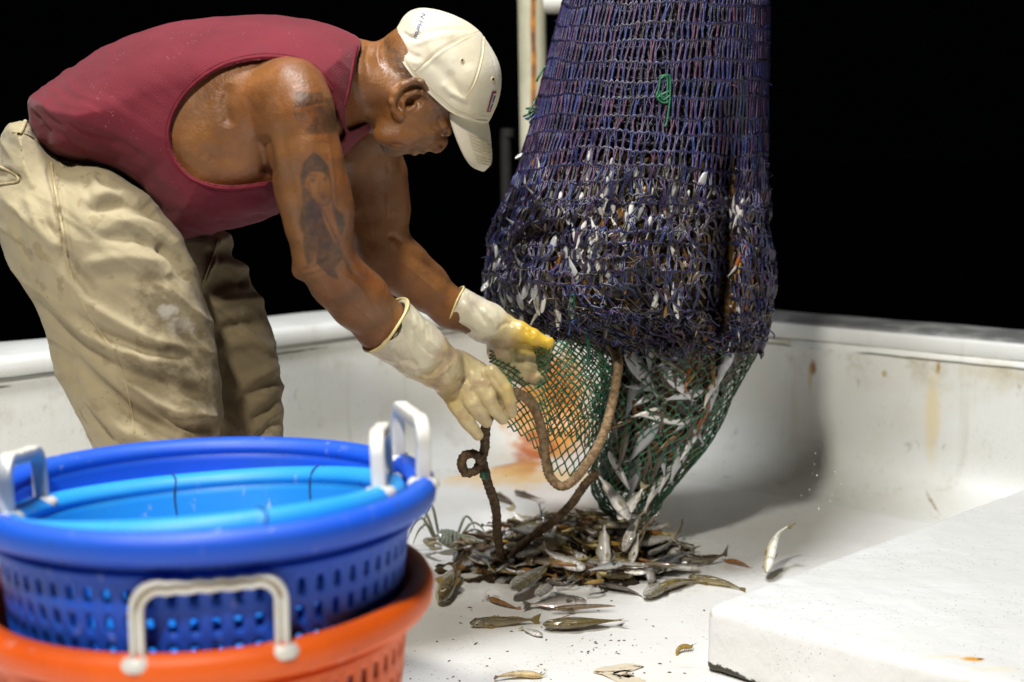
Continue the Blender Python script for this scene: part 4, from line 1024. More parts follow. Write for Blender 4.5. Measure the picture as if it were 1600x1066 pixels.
for i in range(130):
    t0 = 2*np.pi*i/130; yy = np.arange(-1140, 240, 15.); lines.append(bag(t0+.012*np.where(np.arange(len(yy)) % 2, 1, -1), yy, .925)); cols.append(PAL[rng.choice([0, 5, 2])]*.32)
VV, FF, own = tubes(lines, .0042, 4); mk('dark_inner_layer', VV, FF, M_net, net, vc=np.array(cols)[own])

# green mesh
GP = np.array([(.016,.12,.060),(.025,.17,.085),(.025,.11,.045),(.05,.10,.03),(.07,.08,.025),(.016,.075,.04)])
M_green = attrmat('wet_green_twine', .36, 900, .4, spec=.6)
def diamonds(fn, nu, nv, name, r, browner, parent, wrap=False, seed=3, knots=True):
    g = np.random.default_rng(seed); lines, rads, cols = [], [], []
    Uu = {}
    def knot(i, j):
        ii = i % (2*nu) if wrap else i
        if (ii, j) not in Uu: Uu[(ii, j)] = (ii/(2*nu)+g.normal(0, .0035), j/nv+g.normal(0, .003))
        return Uu[(ii, j)]
    for j in range(nv):
        for i in range(j % 2, 2*nu+(0 if wrap else 1), 2):
            for di in (-1, 1):
                if not wrap and not (0 <= i+di <= 2*nu): continue
                u0, v0 = knot(i, j); u1, v1 = knot(i+di, j+1)
                if wrap and abs(u1-u0) > .5: u1 += 1 if u1 < u0 else -1
                s = np.linspace(0, 1, 4); L = fn(u0+(u1-u0)*s, v0+(v1-v0)*s)
                lines.append(L); rads.append(r*(.85+.3*g.random()))
                c_ = GP[g.integers(0, 6)]; c_ = c_*(1-browner(u0, v0))+np.array((.06,.05,.018))*browner(u0, v0); cols.append(c_*(.7+.6*g.random()))
            if knots:
                u0, v0 = knot(i, j); e = .006
                lines.append(fn(np.array([u0-e, u0, u0+e]), np.array([v0, v0+.002, v0]))); rads.append(r*1.45); cols.append(GP[g.integers(0, 3)]*1.1)
    VV, FF, own = tubes(lines, rads, 5)
    return mk(name, VV, FF, M_green, parent, vc=np.array(cols)[own])
LcS = spline([(766,549),(767,575),(784,618),(793,668)], 60); RcS = spline([(932,543),(962,590),(957,650),(928,736)], 60)
TcS = spline([(766,549),(800,537),(850,533),(900,535),(932,543)], 60); BcS = spline([(793,668),(828,692),(860,735),(898,746),(928,736)], 60)
def at_(S, u): k = np.clip(u, 0, 1)*59; return np.stack([np.interp(k, np.arange(60), S[:, 0]), np.interp(k, np.arange(60), S[:, 1])], -1)
def flap(u, v):
    u = np.asarray(u, float); v = np.asarray(v, float); U_, V_ = u[:, None], v[:, None]
    xy = (1-U_)*at_(LcS, v)+U_*at_(RcS, v)+(1-V_)*at_(TcS, u)+V_*at_(BcS, u)-((1-U_)*(1-V_)*LcS[0]+U_*(1-V_)*RcS[0]+(1-U_)*V_*LcS[-1]+U_*V_*RcS[-1])
    Y = 2.27+.10*u+.035*np.sin(u*5+v*2)-.03*np.sin(v*np.pi)+.06*u*v+.03*np.sin(9*u-3*v)+.012*np.sin(17*u+5*v)
    return P(xy[:, 0], xy[:, 1], Y)
diamonds(flap, 13, 26, 'green_mesh_flap', .00145, lambda u, v: 0., net)
def flap2(u, v):
    q = flap(.42+.60*np.asarray(u, float)-.10*np.asarray(v, float), .02+.80*np.asarray(v, float)+.03*np.sin(np.asarray(u, float)*9)); q[:, 1] += .03+.02*np.sin(u*7); return q
diamonds(flap2, 13, 22, 'green_mesh_flap', .00135, lambda u, v: .25, net, False, 8)
SK = np.array([(528,936,1196),(560,942,1180),(600,945,1157),(650,940,1130),(700,930,1100),(740,924,1072),(770,930,1048),(790,945,1030),(806,965,1016)], float)
def skirt(u, v, sc_=1.):
    u = np.asarray(u, float); v = np.asarray(v, float); th = 2*np.pi*u
    py = 528+v*278; l = np.interp(py, SK[:, 0], SK[:, 1]); r = np.interp(py, SK[:, 0], SK[:, 2]); c, s = np.cos(th), np.sin(th)
    xc, a = (l+r)/2, (r-l)/2
    px = xc+a*c*sc_; yb = a*.62*1.25e-3*sc_
    Y = 2.50+.03*v-yb*s+.012*np.sin(3*th+6*v)*(1-v)+.03*np.exp(-((px-985)/14)**2)*(s > 0)*np.clip((680-py)/80, 0, 1)
    py2 = py+np.where(v > .93, 12*np.sin(th*2+.6), 0)
    return P(px+6*np.sin(py*.03)*(s > 0), py2+5*np.sin(th*3)*(v), Y)
diamonds(skirt, 30, 30, 'green_mesh_mouth', .00140, lambda u, v: np.clip(1.1-2.2*v, 0, .85)*np.clip(1-abs(u-.12)*1.2, .2, 1), net, True, 5)
# twine ends, lashings and loose tufts
def twine(name, px_lines, r, colr, m=None, Yf=None):
    LL = [spline(P(np.array([p[0] for p in L]), np.array([p[1] for p in L]), np.array([p[2] for p in L])), 24) for L in px_lines]
    VV, FF, own = tubes(LL, r, 6); return mk(name, VV, FF, m or M_green, net, vc=np.tile(np.array(colr), (len(VV), 1)))
G1 = (.012,.12,.055)
def bf(px, py, d=.004):      # depth of the bag's front at a place
    xc, a = bagrow(py); c = np.clip((px-xc)/a, -1, 1); th = np.arccos(np.sign(c)*abs(c)**(1/.86)); return float(bag(np.array([th]), np.array([py]))[0, 1])-d
kn = [[(1030,120),(1046,119),(1047,150),(1046,162),(1042,190),(1039,198)],[(1032,121),(1029,140),(1026,150),(1034,160),(1044,160)],[(1024,146),(1034,150),(1044,158)],[(1030,142),(1036,156),(1046,150)],[(1028,152),(1038,146),(1045,143)],[(1033,123),(1038,119),(1043,124),(1042,150)]]
twine('green_lashing', [[(x, y, bf(x, y, .006)) for x, y in L] for L in kn], .0019, G1)
twine('green_twine_end', [[(1160,118,bf(1160,118,.004)),(1162,160,bf(1162,160,.004)),(1158,220,bf(1158,220,.004))]], .0013, (.008,.05,.03))
twine('green_twine_end', [[(893,462,bf(893,462,.006)),(890,480,bf(890,480,.008)),(889,505,bf(889,505,.01))],[(896,462,bf(896,462,.006)),(899,485,bf(899,480,.008)),(895,508,bf(895,505,.01))],[(891,463,bf(891,463,.009)),(896,461,bf(896,463,.009)),(898,468,bf(898,468,.009))]], .0016, (.010,.075,.042))
twine('green_twine_end', [[(912,515,2.30),(918,540,2.30),(917,568,2.29)],[(915,512,2.30),(921,545,2.295),(919,572,2.29)]], .0017, (.010,.075,.042))
twine('green_twine_end', [[(866,98,2.5),(852,104,2.49),(843,118,2.48),(838,128,2.48)]], .0022, G1)
tuft = [[(846,160,2.5),(830,176,2.48),(818,182,2.47)],[(844,168,2.5),(832,178,2.47),(824,188,2.47)],[(842,172,2.5),(836,186,2.47),(828,194,2.47)],[(846,164,2.5),(838,168,2.47),(822,170,2.48)],[(842,150,2.5),(836,158,2.48),(826,176,2.47)]]
twine('frayed_tuft', tuft, .0022, (.016,.10,.055)); twine('frayed_tuft', [[(x+3, y+4, z-.003) for x, y, z in L] for L in tuft[:3]], .002, (.03,.04,.2))
lash = [[(925+rng.normal(0, 4), y+rng.normal(0, 3), 2.33), (936+rng.normal(0, 4), y+9, 2.325), (944+rng.normal(0, 3), y+rng.normal(0, 4), 2.335)] for y in np.arange(604, 650, 4.5)]+[[(933, 600, 2.335), (930, 625, 2.32), (926, 655, 2.335)], [(941, 600, 2.335), (938, 625, 2.32), (936, 655, 2.335)], [(930,650,2.33),(918,654,2.33),(905,650,2.335)],[(928,585,2.34),(915,610,2.335),(908,640,2.335)]]
twine('green_lashing', lash, .0016, (.014,.07,.035))
wisp = []
for k in range(80):                                                 # weed and fibres caught in the meshes
    x = rng.uniform(775, 1200); y = rng.uniform(300, 545); xc, a = bagrow(y)
    if abs(x-xc) > a*.97: continue
    z = bf(x, y, .006); dx, dy = rng.normal(0, 6), rng.normal(0, 6)
    wisp.append([(x, y, z), (x+dx, y+dy, z-.004), (x+dx*1.6+rng.normal(0, 5), y+dy*1.9, z-.001)])
tag(twine('caught_weed', wisp, .0006, (.14,.09,.035)), kind='stuff')

tang, tcol = [], []
for k in range(420):                                                 # loose tangle where the bag is tied
    x = rng.uniform(800, 1195); y = rng.uniform(488, 552); xc, a = bagrow(min(y, 546))
    if abs(x-xc) > a*.95: continue
    z = bf(x, min(y, 546), .004); q = np.cumsum(np.r_[[[x, y]], rng.normal(0, 5, (4, 2))+np.array([0, 1.])], 0)
    tang.append(spline(P(q[:, 0], q[:, 1], z+rng.normal(0, .006, 5)), 14)); tcol.append((PALL if rng.random() < .7 else PAL)[rng.integers(0, 8)]*rng.uniform(.6, 1.3))
VV, FF, own = tubes(tang, .0016, 5); tag(mk('tangled_twine', VV, FF, M_net, net, vc=np.array(tcol)[own]), kind='stuff')

# ropes
def rope(L, r, strands=3, pitch=.022, depth=.22, seg=14, rag=0.):
    L = np.asarray(L, float); d = np.r_[0, np.cumsum(np.linalg.norm(np.diff(L, axis=0), axis=1))]; n = max(20, int(d[-1]/.0016))
    s = np.linspace(0, d[-1], n); Q_ = np.stack([np.interp(s, d, L[:, k]) for k in range(3)], -1)
    VV, FF, _ = tubes([Q_], r, seg); C = np.repeat(Q_, seg, 0); ang = np.tile(np.linspace(0, 2*np.pi, seg, endpoint=False), n); ss = np.repeat(s, seg)
    k = 1+depth*(np.abs(np.cos(strands*.5*(ang-2*np.pi*ss/pitch)))-.7)
    if rag: k = k+rag*vnoise(VV, 210, 91, 3)
    return C+(VV-C)*k[:, None], FF
def rope_mat(name, a, b, sc_=120):
    t = NT(name); c = t.mix(t.ss(t.noise(sc_, 4), .36, .66), a, b); return t.out(c, .75, t.math('ADD', t.noise(600, 3), t.noise(150, 3)), .7, .0016, .3)
M_tan = rope_mat('tan_braided_rope', (.34, .23, .125), (.17, .105, .05)); M_brown = rope_mat('muddy_rope', (.13, .085, .042), (.055, .034, .018))
PP = lambda L: P(np.array([p[0] for p in L]), np.array([p[1] for p in L]), np.array([p[2] for p in L]))
L = spline(PP([(775,612,2.13),(800,613,2.14),(822,622,2.16),(838,645,2.19),(848,680,2.22),(852,715,2.24),(858,742,2.25),(874,759,2.25),(892,754,2.25),(915,728,2.255),(938,690,2.265),(953,645,2.29),(962,600,2.33),(966,565,2.37),(955,540,2.42)]), 200)
V, F = rope(L, .0085, 4, .026, .30); rp = mk('rope', V, F, M_tan); tag(rp, 'tan braided rope hanging in a loop from the glove up to the tied net', 'rope')
L = spline(PP([(770,640,2.09),(760,665,2.10),(758,685,2.12),(757,702,2.14),(752,722,2.15),(742,736,2.15),(727,738,2.15),(721,724,2.14),(727,712,2.135),(740,710,2.13),(750,716,2.14),(757,735,2.165),(762,755,2.18),(771,780,2.22),(776,805,2.27),(777,835,2.33),(782,862,2.38),(790,880,2.43)]), 220)
V, F = rope(L, .0080, 3, .022, .2, 14, .32); rp2 = mk('rope', V, F, M_brown); tag(rp2, 'muddy brown rope with a small loop hanging under the near glove', 'rope')
L = spline(PP([(932,738,2.36),(912,760,2.37),(890,790,2.385),(862,817,2.40),(830,840,2.42),(808,858,2.43),(794,878,2.43),(780,890,2.40)]), 120)
V, F = rope(L, .0082, 3, .022, .2, 14, .26); rp3 = mk('rope', V, F, M_brown); tag(rp3, 'brown rope slanting from the green mesh mouth down into the fish pile', 'rope')
LL = [spline(PP([(750,736+k*2.2,2.147),(757,740+k*2.2,2.142),(765,736+k*2.2,2.150)]), 12) for k in range(5)]
VV, FF, own = tubes(LL, .0016, 6); mk('green_whipping', VV, FF, M_green, rp2, vc=np.tile(np.array((.014,.075,.04)), (len(VV), 1)))

# ================================================================== THE CATCH
# dark packed mass behind the meshes (nobody could count it)
def lumpmass(V, F, seed, name, label, parent=None):
    n1 = vnoise(V, 26, seed, 3); n2 = vnoise(V, 60, seed+3, 2); n3 = vnoise(V, 14, seed+7, 2)
    c = np.tile(np.array((.022,.015,.009)), (len(V), 1))
    c = np.where((n1 > .12)[:, None], np.array((.075,.042,.014)), c); c = np.where((n2 > .38)[:, None], np.array((.17,.085,.022)), c)
    c = np.where(((n3 > .25) & (n2 > .1))[:, None], np.array((.10,.095,.085)), c); c = np.where(((n1 < -.38) & (n2 > .2))[:, None], np.array((.25,.24,.21)), c)
    o = mk(name, V, F, M_mass, parent, vc=c); return tag(o, label, 'catch', kind='stuff') if not parent else o
M_mass = attrmat('wet_catch', .22, 120, .5, spec=.6, bdist=.004)
th = np.linspace(0, 2*np.pi, 260, endpoint=False); pys = np.concatenate([np.linspace(215, 545, 170)])
G = []
for y in pys:
    s = .95*np.sqrt(np.clip(1-((262-y)/48)**2, .02, 1)) if y < 262 else .95
    G.append(bag(th, np.full(len(th), y), s*.985))
G = np.array(G); V = G.reshape(-1, 3); F = grid_faces(len(pys), 260, False, True)
nv_ = vnoise(V, 38, 81, 3); cen = G.mean(1, keepdims=True); dirv = (G-cen); dirv = (dirv/(np.linalg.norm(dirv, axis=2, keepdims=True)+1e-9)).reshape(-1, 3)
V = V-dirv*(.018+.011*nv_)[:, None]
lumpmass(V, F, 80, 'packed_catch', 'dark mass of packed fish and weed filling the bottom of the purple net')
uu = np.linspace(0, 1, 150, endpoint=False); vv_ = np.linspace(-.02, .86, 100)
G = np.array([skirt(uu, np.full(150, q), (.90 if q < .8 else .90-1.2*(q-.8))) for q in vv_]); V = G.reshape(-1, 3); F = grid_faces(100, 150, False, True)
cen = G.mean(1, keepdims=True); dirv = (G-cen); dirv = (dirv/(np.linalg.norm(dirv, axis=2, keepdims=True)+1e-9)).reshape(-1, 3)
V = V+dirv*(-.008+.014*vnoise(V, 34, 84, 3))[:, None]
lumpmass(V, F, 86, 'packed_catch', 'dark mass of fish and weed packed inside the green mesh mouth')

# ---- fish prototypes
M_fish = attrmat('wet_fish_skin', .26, None, vary=.45, spec=.7, sss=.08)
_t = NT('wet_fish_body'); _a = _t.attr(); _h = _t.n.new('ShaderNodeHueSaturation'); _t.lk(_a.outputs['Color'], _h.inputs['Color']); _r = _t.rnd()
_t.lk(_t.math('ADD', _t.math('MULTIPLY', _r, .65), .78), _h.inputs['Value'])
_c = _t.mix(_t.math('MULTIPLY', _t.ss(_t.noise(7, 6, .7), .46, .7), .45), _h.outputs[0], (.11, .085, .05))
_c = _t.mix(_t.math('MULTIPLY', _t.ss(_t.noise(13, 4, .6, _t.mapv((1, 1, 2.5))), .58, .72), .4), _c, (.70, .66, .62))
_t.b.inputs['Metallic'].default_value = .12; _t.b.inputs['Coat Weight'].default_value = 1.; _t.b.inputs['Coat Roughness'].default_value = .06
M_fbody = _t.out(_c, _t.math('ADD', .10, _t.math('MULTIPLY', _t.noise(16, 4), .25)), _t.voro(60, _t.mapv((1, 1, 1.5))), .28, .012, .7)
M_eyew = simple('fish_eye', (.40, .36, .24), .15); M_eyeb = simple('fish_pupil', (.006, .006, .006), .08)
PROF = {'round': ([0,.04,.10,.2,.32,.45,.6,.74,.86,.93], [.022,.078,.106,.132,.146,.135,.100,.058,.030,.032], [.018,.060,.088,.120,.135,.122,.090,.050,.028,.030], [.012,.040,.054,.067,.072,.066,.048,.028,.014,.010]),
        'slim': ([0,.04,.10,.2,.32,.45,.6,.74,.86,.93], [.018,.054,.073,.086,.090,.085,.066,.042,.024,.026], [.014,.044,.062,.078,.085,.079,.060,.039,.022,.024], [.014,.042,.054,.062,.066,.060,.046,.030,.017,.010]),
        'eel': ([0,.05,.12,.24,.4,.55,.7,.84,.93,1.0], [.008,.026,.036,.042,.042,.038,.031,.022,.014,.004], [.006,.022,.034,.040,.040,.036,.030,.020,.012,.004], [.008,.026,.036,.042,.042,.038,.030,.020,.010,.003]),
        'flat': ([0,.04,.10,.2,.32,.45,.6,.74,.86,.93], [.022,.085,.125,.168,.19,.175,.125,.066,.030,.034], [.018,.07,.115,.162,.19,.172,.12,.062,.030,.034], [.006,.026,.040,.050,.052,.046,.034,.022,.012,.008])}
def spine(bend, n=60):
    s = np.linspace(0, 1.05, n); k = bend*np.clip((s-.2)/.8, 0, 1)**1.1*2.2; ang = np.cumsum(k)*(s[1]-s[0]); ds = s[1]-s[0]
    x = .5-np.cumsum(np.cos(ang))*ds+ds; y = np.cumsum(np.sin(ang))*ds; return s, x, y, ang
def fish_parts(kind, cols, bend=0., fork=.5, fin=(.3, .25, .12), dorsal='spiny'):
    back, side, belly = map(np.array, cols); t_, hu, hd, wd = PROF[kind]
    s, sx, sy, sa = spine(bend)
    f = lambda u: (np.interp(u, s, sx), np.interp(u, s, sy), np.interp(u, s, sa))
    def pt(u, lat, z): x, y, a = f(u); return np.stack([x+np.sin(a)*lat, y+np.cos(a)*lat, z], -1)
    n, m = 34, 18
    end = t_[-1]; us = end*np.linspace(0, 1, n)**.9; th = np.linspace(0, 2*np.pi, m, endpoint=False); V, C = [], []
    for u in us:
        a, b, w_ = np.interp(u, t_, hu), np.interp(u, t_, hd), np.interp(u, t_, wd)
        z = np.where(np.sin(th) > 0, a, b)*np.sign(np.sin(th))*np.abs(np.sin(th))**.95; lat = w_*np.sign(np.cos(th))*np.abs(np.cos(th))**.9
        V.append(pt(np.full(m, u), lat, z)); q = np.sin(th)
        wb = np.clip((q-.15)/.6, 0, 1)[:, None]; wl = np.clip((-q-.2)/.6, 0, 1)[:, None]
        c = side*(1-wb)*(1-wl)+back*wb+belly*wl
        hd_ = np.exp(-((u-.2)/.012)**2); c = c*(1-.45*hd_); c = c*(1-.25*np.clip(1-u/.16, 0, 1))
        C.append(c)
    V = np.concatenate(V); C = np.concatenate(C); F = [tuple(q) for q in grid_faces(n, m, False, True)]
    F += [tuple(range(m))[::-1], tuple(range((n-1)*m, n*m))]
    parts = [('body', V, F, M_fbody, C)]
    finc = np.array(fin)
    if kind != 'eel':
        nu, nv2 = 5, 9; V = []
        hb = np.interp(end, t_, hu)*.95
        for a in np.linspace(0, 1, nu):
            for b in np.linspace(-1, 1, nv2):
                ext = .15*(1-fork*(1-abs(b)**1.1)); u = end-.012+ext*a; z = b*(hb+(.125-hb)*a**.7)
                x, y, an = f(min(u, 1.05)); ov = max(0, u-1.05); V.append((x-ov*math.cos(an), y+ov*math.sin(an)+.004*math.sin(6*b)*a, z))
        parts.append(('tail_fin', V, grid_faces(nu, nv2), M_fin, np.tile(finc, (len(V), 1))))
        V = []; uu_ = np.linspace(.26, .80, 23)
        for k, u in enumerate(uu_):
            h0 = np.interp(u, t_, hu)*.93; e = (u-.26)/.54
            hh = .06*math.sin(min(1, e*2.4+.12)*np.pi)**.7 if e < .42 else .032*math.sin((e-.42)/.58*np.pi)**.6+.002
            hh *= (1 if k % 2 or dorsal != 'spiny' or e > .42 else .6)*(.45 if dorsal == 'low' else 1)
            for q in (0, .5, 1): V.append(pt(u+.03*q, .003*math.sin(k*2.1)*q, h0+hh*q))
        parts.append(('dorsal_fin', V, grid_faces(23, 3), M_fin, np.tile(finc*.85, (len(V), 1))))
        V = []
        for k, u in enumerate(np.linspace(.56, .76, 9)):
            h0 = np.interp(u, t_, hd)*.93; hh = .036*math.sin(k/8*np.pi*.9+.2)
            for q in (0, 1): V.append(pt(u+.03*q, 0, -h0-hh*q))
        parts.append(('anal_fin', V, grid_faces(9, 2), M_fin, np.tile(finc, (len(V), 1))))
    for sg in (-1, 1):
        w0 = np.interp(.24, t_, wd)*.96; V = []
        for a in np.linspace(0, 1, 4):
            for b in np.linspace(-1, 1, 5): V.append(pt(.23+.13*a*(1-.25*b*b), sg*(w0+.022*a), -.02+b*.032*(.35+a)-.015*a))
        parts.append(('pectoral_fin', V, grid_faces(4, 5), M_fin, np.tile(finc*1.1, (len(V), 1))))
        w1 = np.interp(.095, t_, wd)*.90; r = .031 if kind != 'eel' else .012; zc = np.interp(.1, t_, hu)*.36
        ph = np.linspace(.02, np.pi/2, 5); tt = np.linspace(0, 2*np.pi, 12, endpoint=False); V = []
        for p_ in ph:
            for q in tt: V.append(pt(.095+r*math.sin(p_)*math.cos(q), sg*(w1+r*.42*math.cos(p_)), zc+r*math.sin(p_)*math.sin(q)))
        parts.append(('eye', V, grid_faces(5, 12, False, True), M_eyew, None))
        V2 = [tuple(np.array(V[k])) for k in range(36)]; V3 = []
        for p_ in (.02, .35, .62):
            for q in tt: V3.append(pt(.095+r*.9*math.sin(p_)*math.cos(q), sg*(w1+r*.50*math.cos(p_*.9)), zc+r*.9*math.sin(p_)*math.sin(q)))
        parts.append(('pupil', V3, grid_faces(3, 12, False, True), M_eyeb, 'sub'))
    return parts
_t = NT('wet_fin'); _a = _t.attr(); _w = _t.n.new('ShaderNodeTexWave'); _w.bands_direction = 'Z'; _t.lk(_t.co, _w.inputs['Vector']); _w.inputs['Scale'].default_value = 22; _w.inputs['Distortion'].default_value = 1.5
M_fin = _t.out(_t.mix(_t.math('MULTIPLY', _w.outputs['Fac'], .45), _a.outputs['Color'], (.05, .04, .02)), .3, _w.outputs['Fac'], .4, .004, .5)
PROTO = {}
def build_proto(key, root_name, parts):
    r = bpy.data.objects.new(root_name, None); r.empty_display_size = .02; lst = []; last = None
    for (nm, V, F, m, c) in parts:
        sub = isinstance(c, str)
        o = mk(nm, V, F if isinstance(F, list) else np.asarray(F), m, None, vc=None if c is None or sub else c)
        col.objects.unlink(o); lst.append((o, last if sub else None)); last = o if not sub else last
    PROTO[key] = (r, lst)
def spawn(key, A, B, roll, label, cat, group=None, size=1., kind=None):
    """a copy with its head at A and tail at B; roll 0 keeps the back up, 90 lies on its side"""
    A = Vector(A); B = Vector(B); x = (A-B); L = x.length*size; x.normalize(); up = Vector((0, 0, 1)) if abs(x.z) < .9 else Vector((0, -1, 0))
    z = (up-x*up.dot(x)).normalized(); y = z.cross(x); q = Matrix.Rotation(R(roll), 3, x); z = q @ z; y = q @ y
    M = Matrix(((x.x, y.x, z.x), (x.y, y.y, z.y), (x.z, y.z, z.z))).to_4x4()
    r0, lst = PROTO[key]; r = r0.copy(); col.objects.link(r); r.matrix_world = Matrix.Translation((A+B)/2) @ M @ Matrix.Scale(L, 4)
    tag(r, label, cat, group); mp = {}
    for o, par_ in lst:
        c = o.copy(); col.objects.link(c); c.parent = mp[par_.name] if par_ is not None else r; mp[o.name] = c
    return r
SP = {'silver': ('round', ((.16,.135,.07),(.52,.50,.45),(.78,.75,.68)), .35, (.24,.21,.12)),
      'olive': ('slim', ((.10,.075,.02),(.28,.205,.065),(.58,.47,.20)), .15, (.32,.22,.05)),
      'white': ('round', ((.34,.33,.30),(.66,.64,.60),(.78,.75,.70)), .3, (.50,.44,.26)),
      'brown': ('slim', ((.07,.042,.016),(.16,.092,.032),(.30,.20,.08)), .1, (.12,.075,.03)),
      'blue': ('slim', ((.025,.035,.055),(.44,.45,.46),(.72,.70,.66)), .85, (.04,.045,.05)),
      'plump': ('round', ((.17,.125,.035),(.20,.17,.105),(.30,.27,.20)), .55, (.28,.19,.05)),
      'yellow': ('round', ((.40,.29,.06),(.58,.52,.30),(.80,.77,.68)), .1, (.42,.30,.08)),
      'grey': ('flat', ((.075,.062,.05),(.25,.22,.19),(.58,.50,.46)), .3, (.13,.11,.085)),
      'eel': ('eel', ((.09,.055,.022),(.16,.10,.04),(.26,.17,.08)), 0, (.1,.08,.04))}
for k, (kd, cs, fk, fc) in SP.items():
    for bi, bd in enumerate((0., .55, -1.1)):
        build_proto(k+str(bi), 'eel' if k == 'eel' else 'fish', fish_parts(kd, cs, bd if k != 'eel' else bd*1.6+.4, fk, fc, 'low' if k in ('blue', 'grey') else 'spiny'))
def shrimp_parts(c1_, c2_, curl):
    n, m = 40, 14; s = np.linspace(0, 1, n); ang = -.25+curl*np.clip((s-.25)/.75, 0, 1)**1.2; ds = s[1]
    x = .5-np.cumsum(np.cos(ang))*ds; z = -np.cumsum(np.sin(ang))*ds; z -= z.mean(); x -= x.mean()-.02
    seg = np.where(s > .34, 1+.10*np.abs(((s-.34)*9) % 1-.5)*2-.05, 1); rr = np.interp(s, [0, .05, .2, .34, .6, .85, 1], [.01, .05, .085, .088, .075, .045, .02])*seg
    th = np.linspace(0, 2*np.pi, m, endpoint=False); V, C = [], []
    for k in range(n):
        nx, nz = -math.sin(ang[k]), math.cos(ang[k])
        for q in th: V.append((x[k]-nx*rr[k]*math.sin(q)*-1, rr[k]*.8*math.cos(q), z[k]+nz*rr[k]*math.sin(q))); C.append(np.array(c1_)*(1 if (int(s[k]*9) % 2 or s[k] < .34) else .8)*(1 if math.sin(q) > -.3 else 1.25))
    pr_ = [('body', V, [tuple(q) for q in grid_faces(n, m, False, True)]+[tuple(range(m))[::-1], tuple(range((n-1)*m, n*m))], M_shell, np.array(C))]
    V = []; e = np.array([x[-1], 0, z[-1]]); dr = np.array([-math.cos(ang[-1]), 0, -math.sin(ang[-1])])
    for a in np.linspace(0, 1, 4):
        for b in np.linspace(-1, 1, 9): V.append(e+dr*(.14*a*(1-.3*abs(b)))+np.array([0, b*.085*(.2+a)*(1 if int((b+1)*4.4) % 2 else .9), .006*math.cos(b*7)]))
    pr_.append(('tail_fan', V, grid_faces(4, 9), M_shell, np.tile(np.array(c2_), (len(V), 1))))
    for sg in (-1, 1):
        L = spline([(x[1], sg*.02, z[1]+.02), (x[1]+.14, sg*.09, z[1]+.07), (x[1]+.05, sg*.22, z[1]+.02), (x[1]-.30, sg*.30, z[1]-.04)], 22); VV, FF, _ = tubes([L], [np.linspace(.006, .0015, 22)], 5)
        pr_.append(('antenna', VV, FF, M_shell, np.tile(np.array(c2_), (len(VV), 1))))
        for k in range(4):
            i = int(n*(.12+.07*k)); L = spline([(x[i], sg*.04, z[i]-rr[i]*.6), (x[i]+.03, sg*.10, z[i]-rr[i]-.04), (x[i]-.02+.03*k, sg*.14, z[i]-rr[i]-.10)], 8); VV, FF, _ = tubes([L], [np.linspace(.010, .004, 8)], 5)
            pr_.append(('leg', VV, FF, M_shell, np.tile(np.array(c2_)*.9, (len(VV), 1))))
        VV, FF, _ = tubes([np.array([(x[2]+.0, sg*.04, z[2]+.03), (x[2]+.03, sg*.06, z[2]+.05), (x[2]+.045, sg*.07, z[2]+.06)])], [np.array([.008, .015, .006])], 8); pr_.append(('eye', VV, FF, M_eyeb, None))
    L = np.array([(x[0]-.02, 0, z[0]+.04), (x[0]+.06, 0, z[0]+.06), (x[0]+.13, 0, z[0]+.075)]); VV, FF, _ = tubes([L], [np.array([.014, .009, .001])], 6); pr_.append(('rostrum', VV, FF, M_shell, np.tile(np.array(c2_), (len(VV), 1))))
    return pr_
M_shell = attrmat('wet_shell', .25, 30, .25, vary=.5, spec=.6, bdist=.01, sss=.1)
for k, (a_, b_, cu) in {'shrimp0': ((.30,.13,.028),(.22,.10,.03), .9), 'shrimp1': ((.36,.20,.045),(.28,.14,.04), 2.3), 'shrimp2': ((.11,.058,.022),(.10,.06,.028), .3), 'shrimp3': ((.45,.30,.16),(.42,.28,.12), .5), 'shrimp4': ((.40,.27,.04),(.30,.20,.05), 2.0)}.items():
    build_proto(k, 'shrimp', shrimp_parts(a_, b_, cu))

# ---- fish one can tell apart
def onfloor(px, py, z): return Fl(px, py, z)
def fp(key, h, tl, roll, label, cat='fish', z=None, z2=None):
    L = (Fl(*h)-Fl(*tl)).length; z = L*.07+.002 if z is None else z; z2 = z if z2 is None else z2
    return spawn(key, Fl(h[0], h[1], z), Fl(tl[0], tl[1], z2), roll, label, cat)
fp('plump0', (848,976), (972,969), -78, 'plump olive grey fish with a yellow back lying alone nearest the front')
fp('olive0', (734,974), (838,968), -25, 'slender brown fish with yellow fins lying left of the plump olive fish')
fp('white0', (847,993), (814,981), -80, 'tiny pale fish between the slender brown fish and the plump olive one')
fp('olive1', (1076,902), (1166,914), -35, 'dark olive fish with a yellow tail at the right tip of the pile')
spawn('yellow2', P(1199,890,2.36), P(1213,812,2.44), 150, 'pale yellow fish flipping up on its head near the hatch', 'fish', None, 1.12)
spawn('blue1', Fl(1014,890,.022), P(1106,857,2.56), -60, 'silver fish with a raised dark forked tail at the right of the pile', 'fish')
fp('plump1', (1022,922), (1092,900), -50, 'small olive fish with a dark eye at the front right of the pile')
fp('grey0', (917,940), (822,945), -72, 'dark backed fish with a pink white belly facing right at the front edge')
fp('brown0', (804,768), (846,780), -60, 'small dark fish on bare deck behind the rope, the right one of two')
fp('brown1', (764,770), (812,786), -60, 'small dark fish on bare deck behind the rope, the left one of two')
spawn('olive1', Fl(688,938,.018), Fl(712,872,.03), -75, 'large curved olive fish beside the orange basket rim', 'fish')
fp('grey1', (935,912), (1010,925), -70, 'grey flat fish bending at the middle front edge of the pile')
fp('silver1', (1008,932), (1052,902), -85, 'thin silver fish curled beside the small olive fish')
fp('eel0', (860,952), (960,944), 0, 'brown eel lying along the front edge of the pile', 'eel', .012)
fp('brown2', (1040,876), (1144,878), -20, 'long dark fish lying along the right back of the pile')
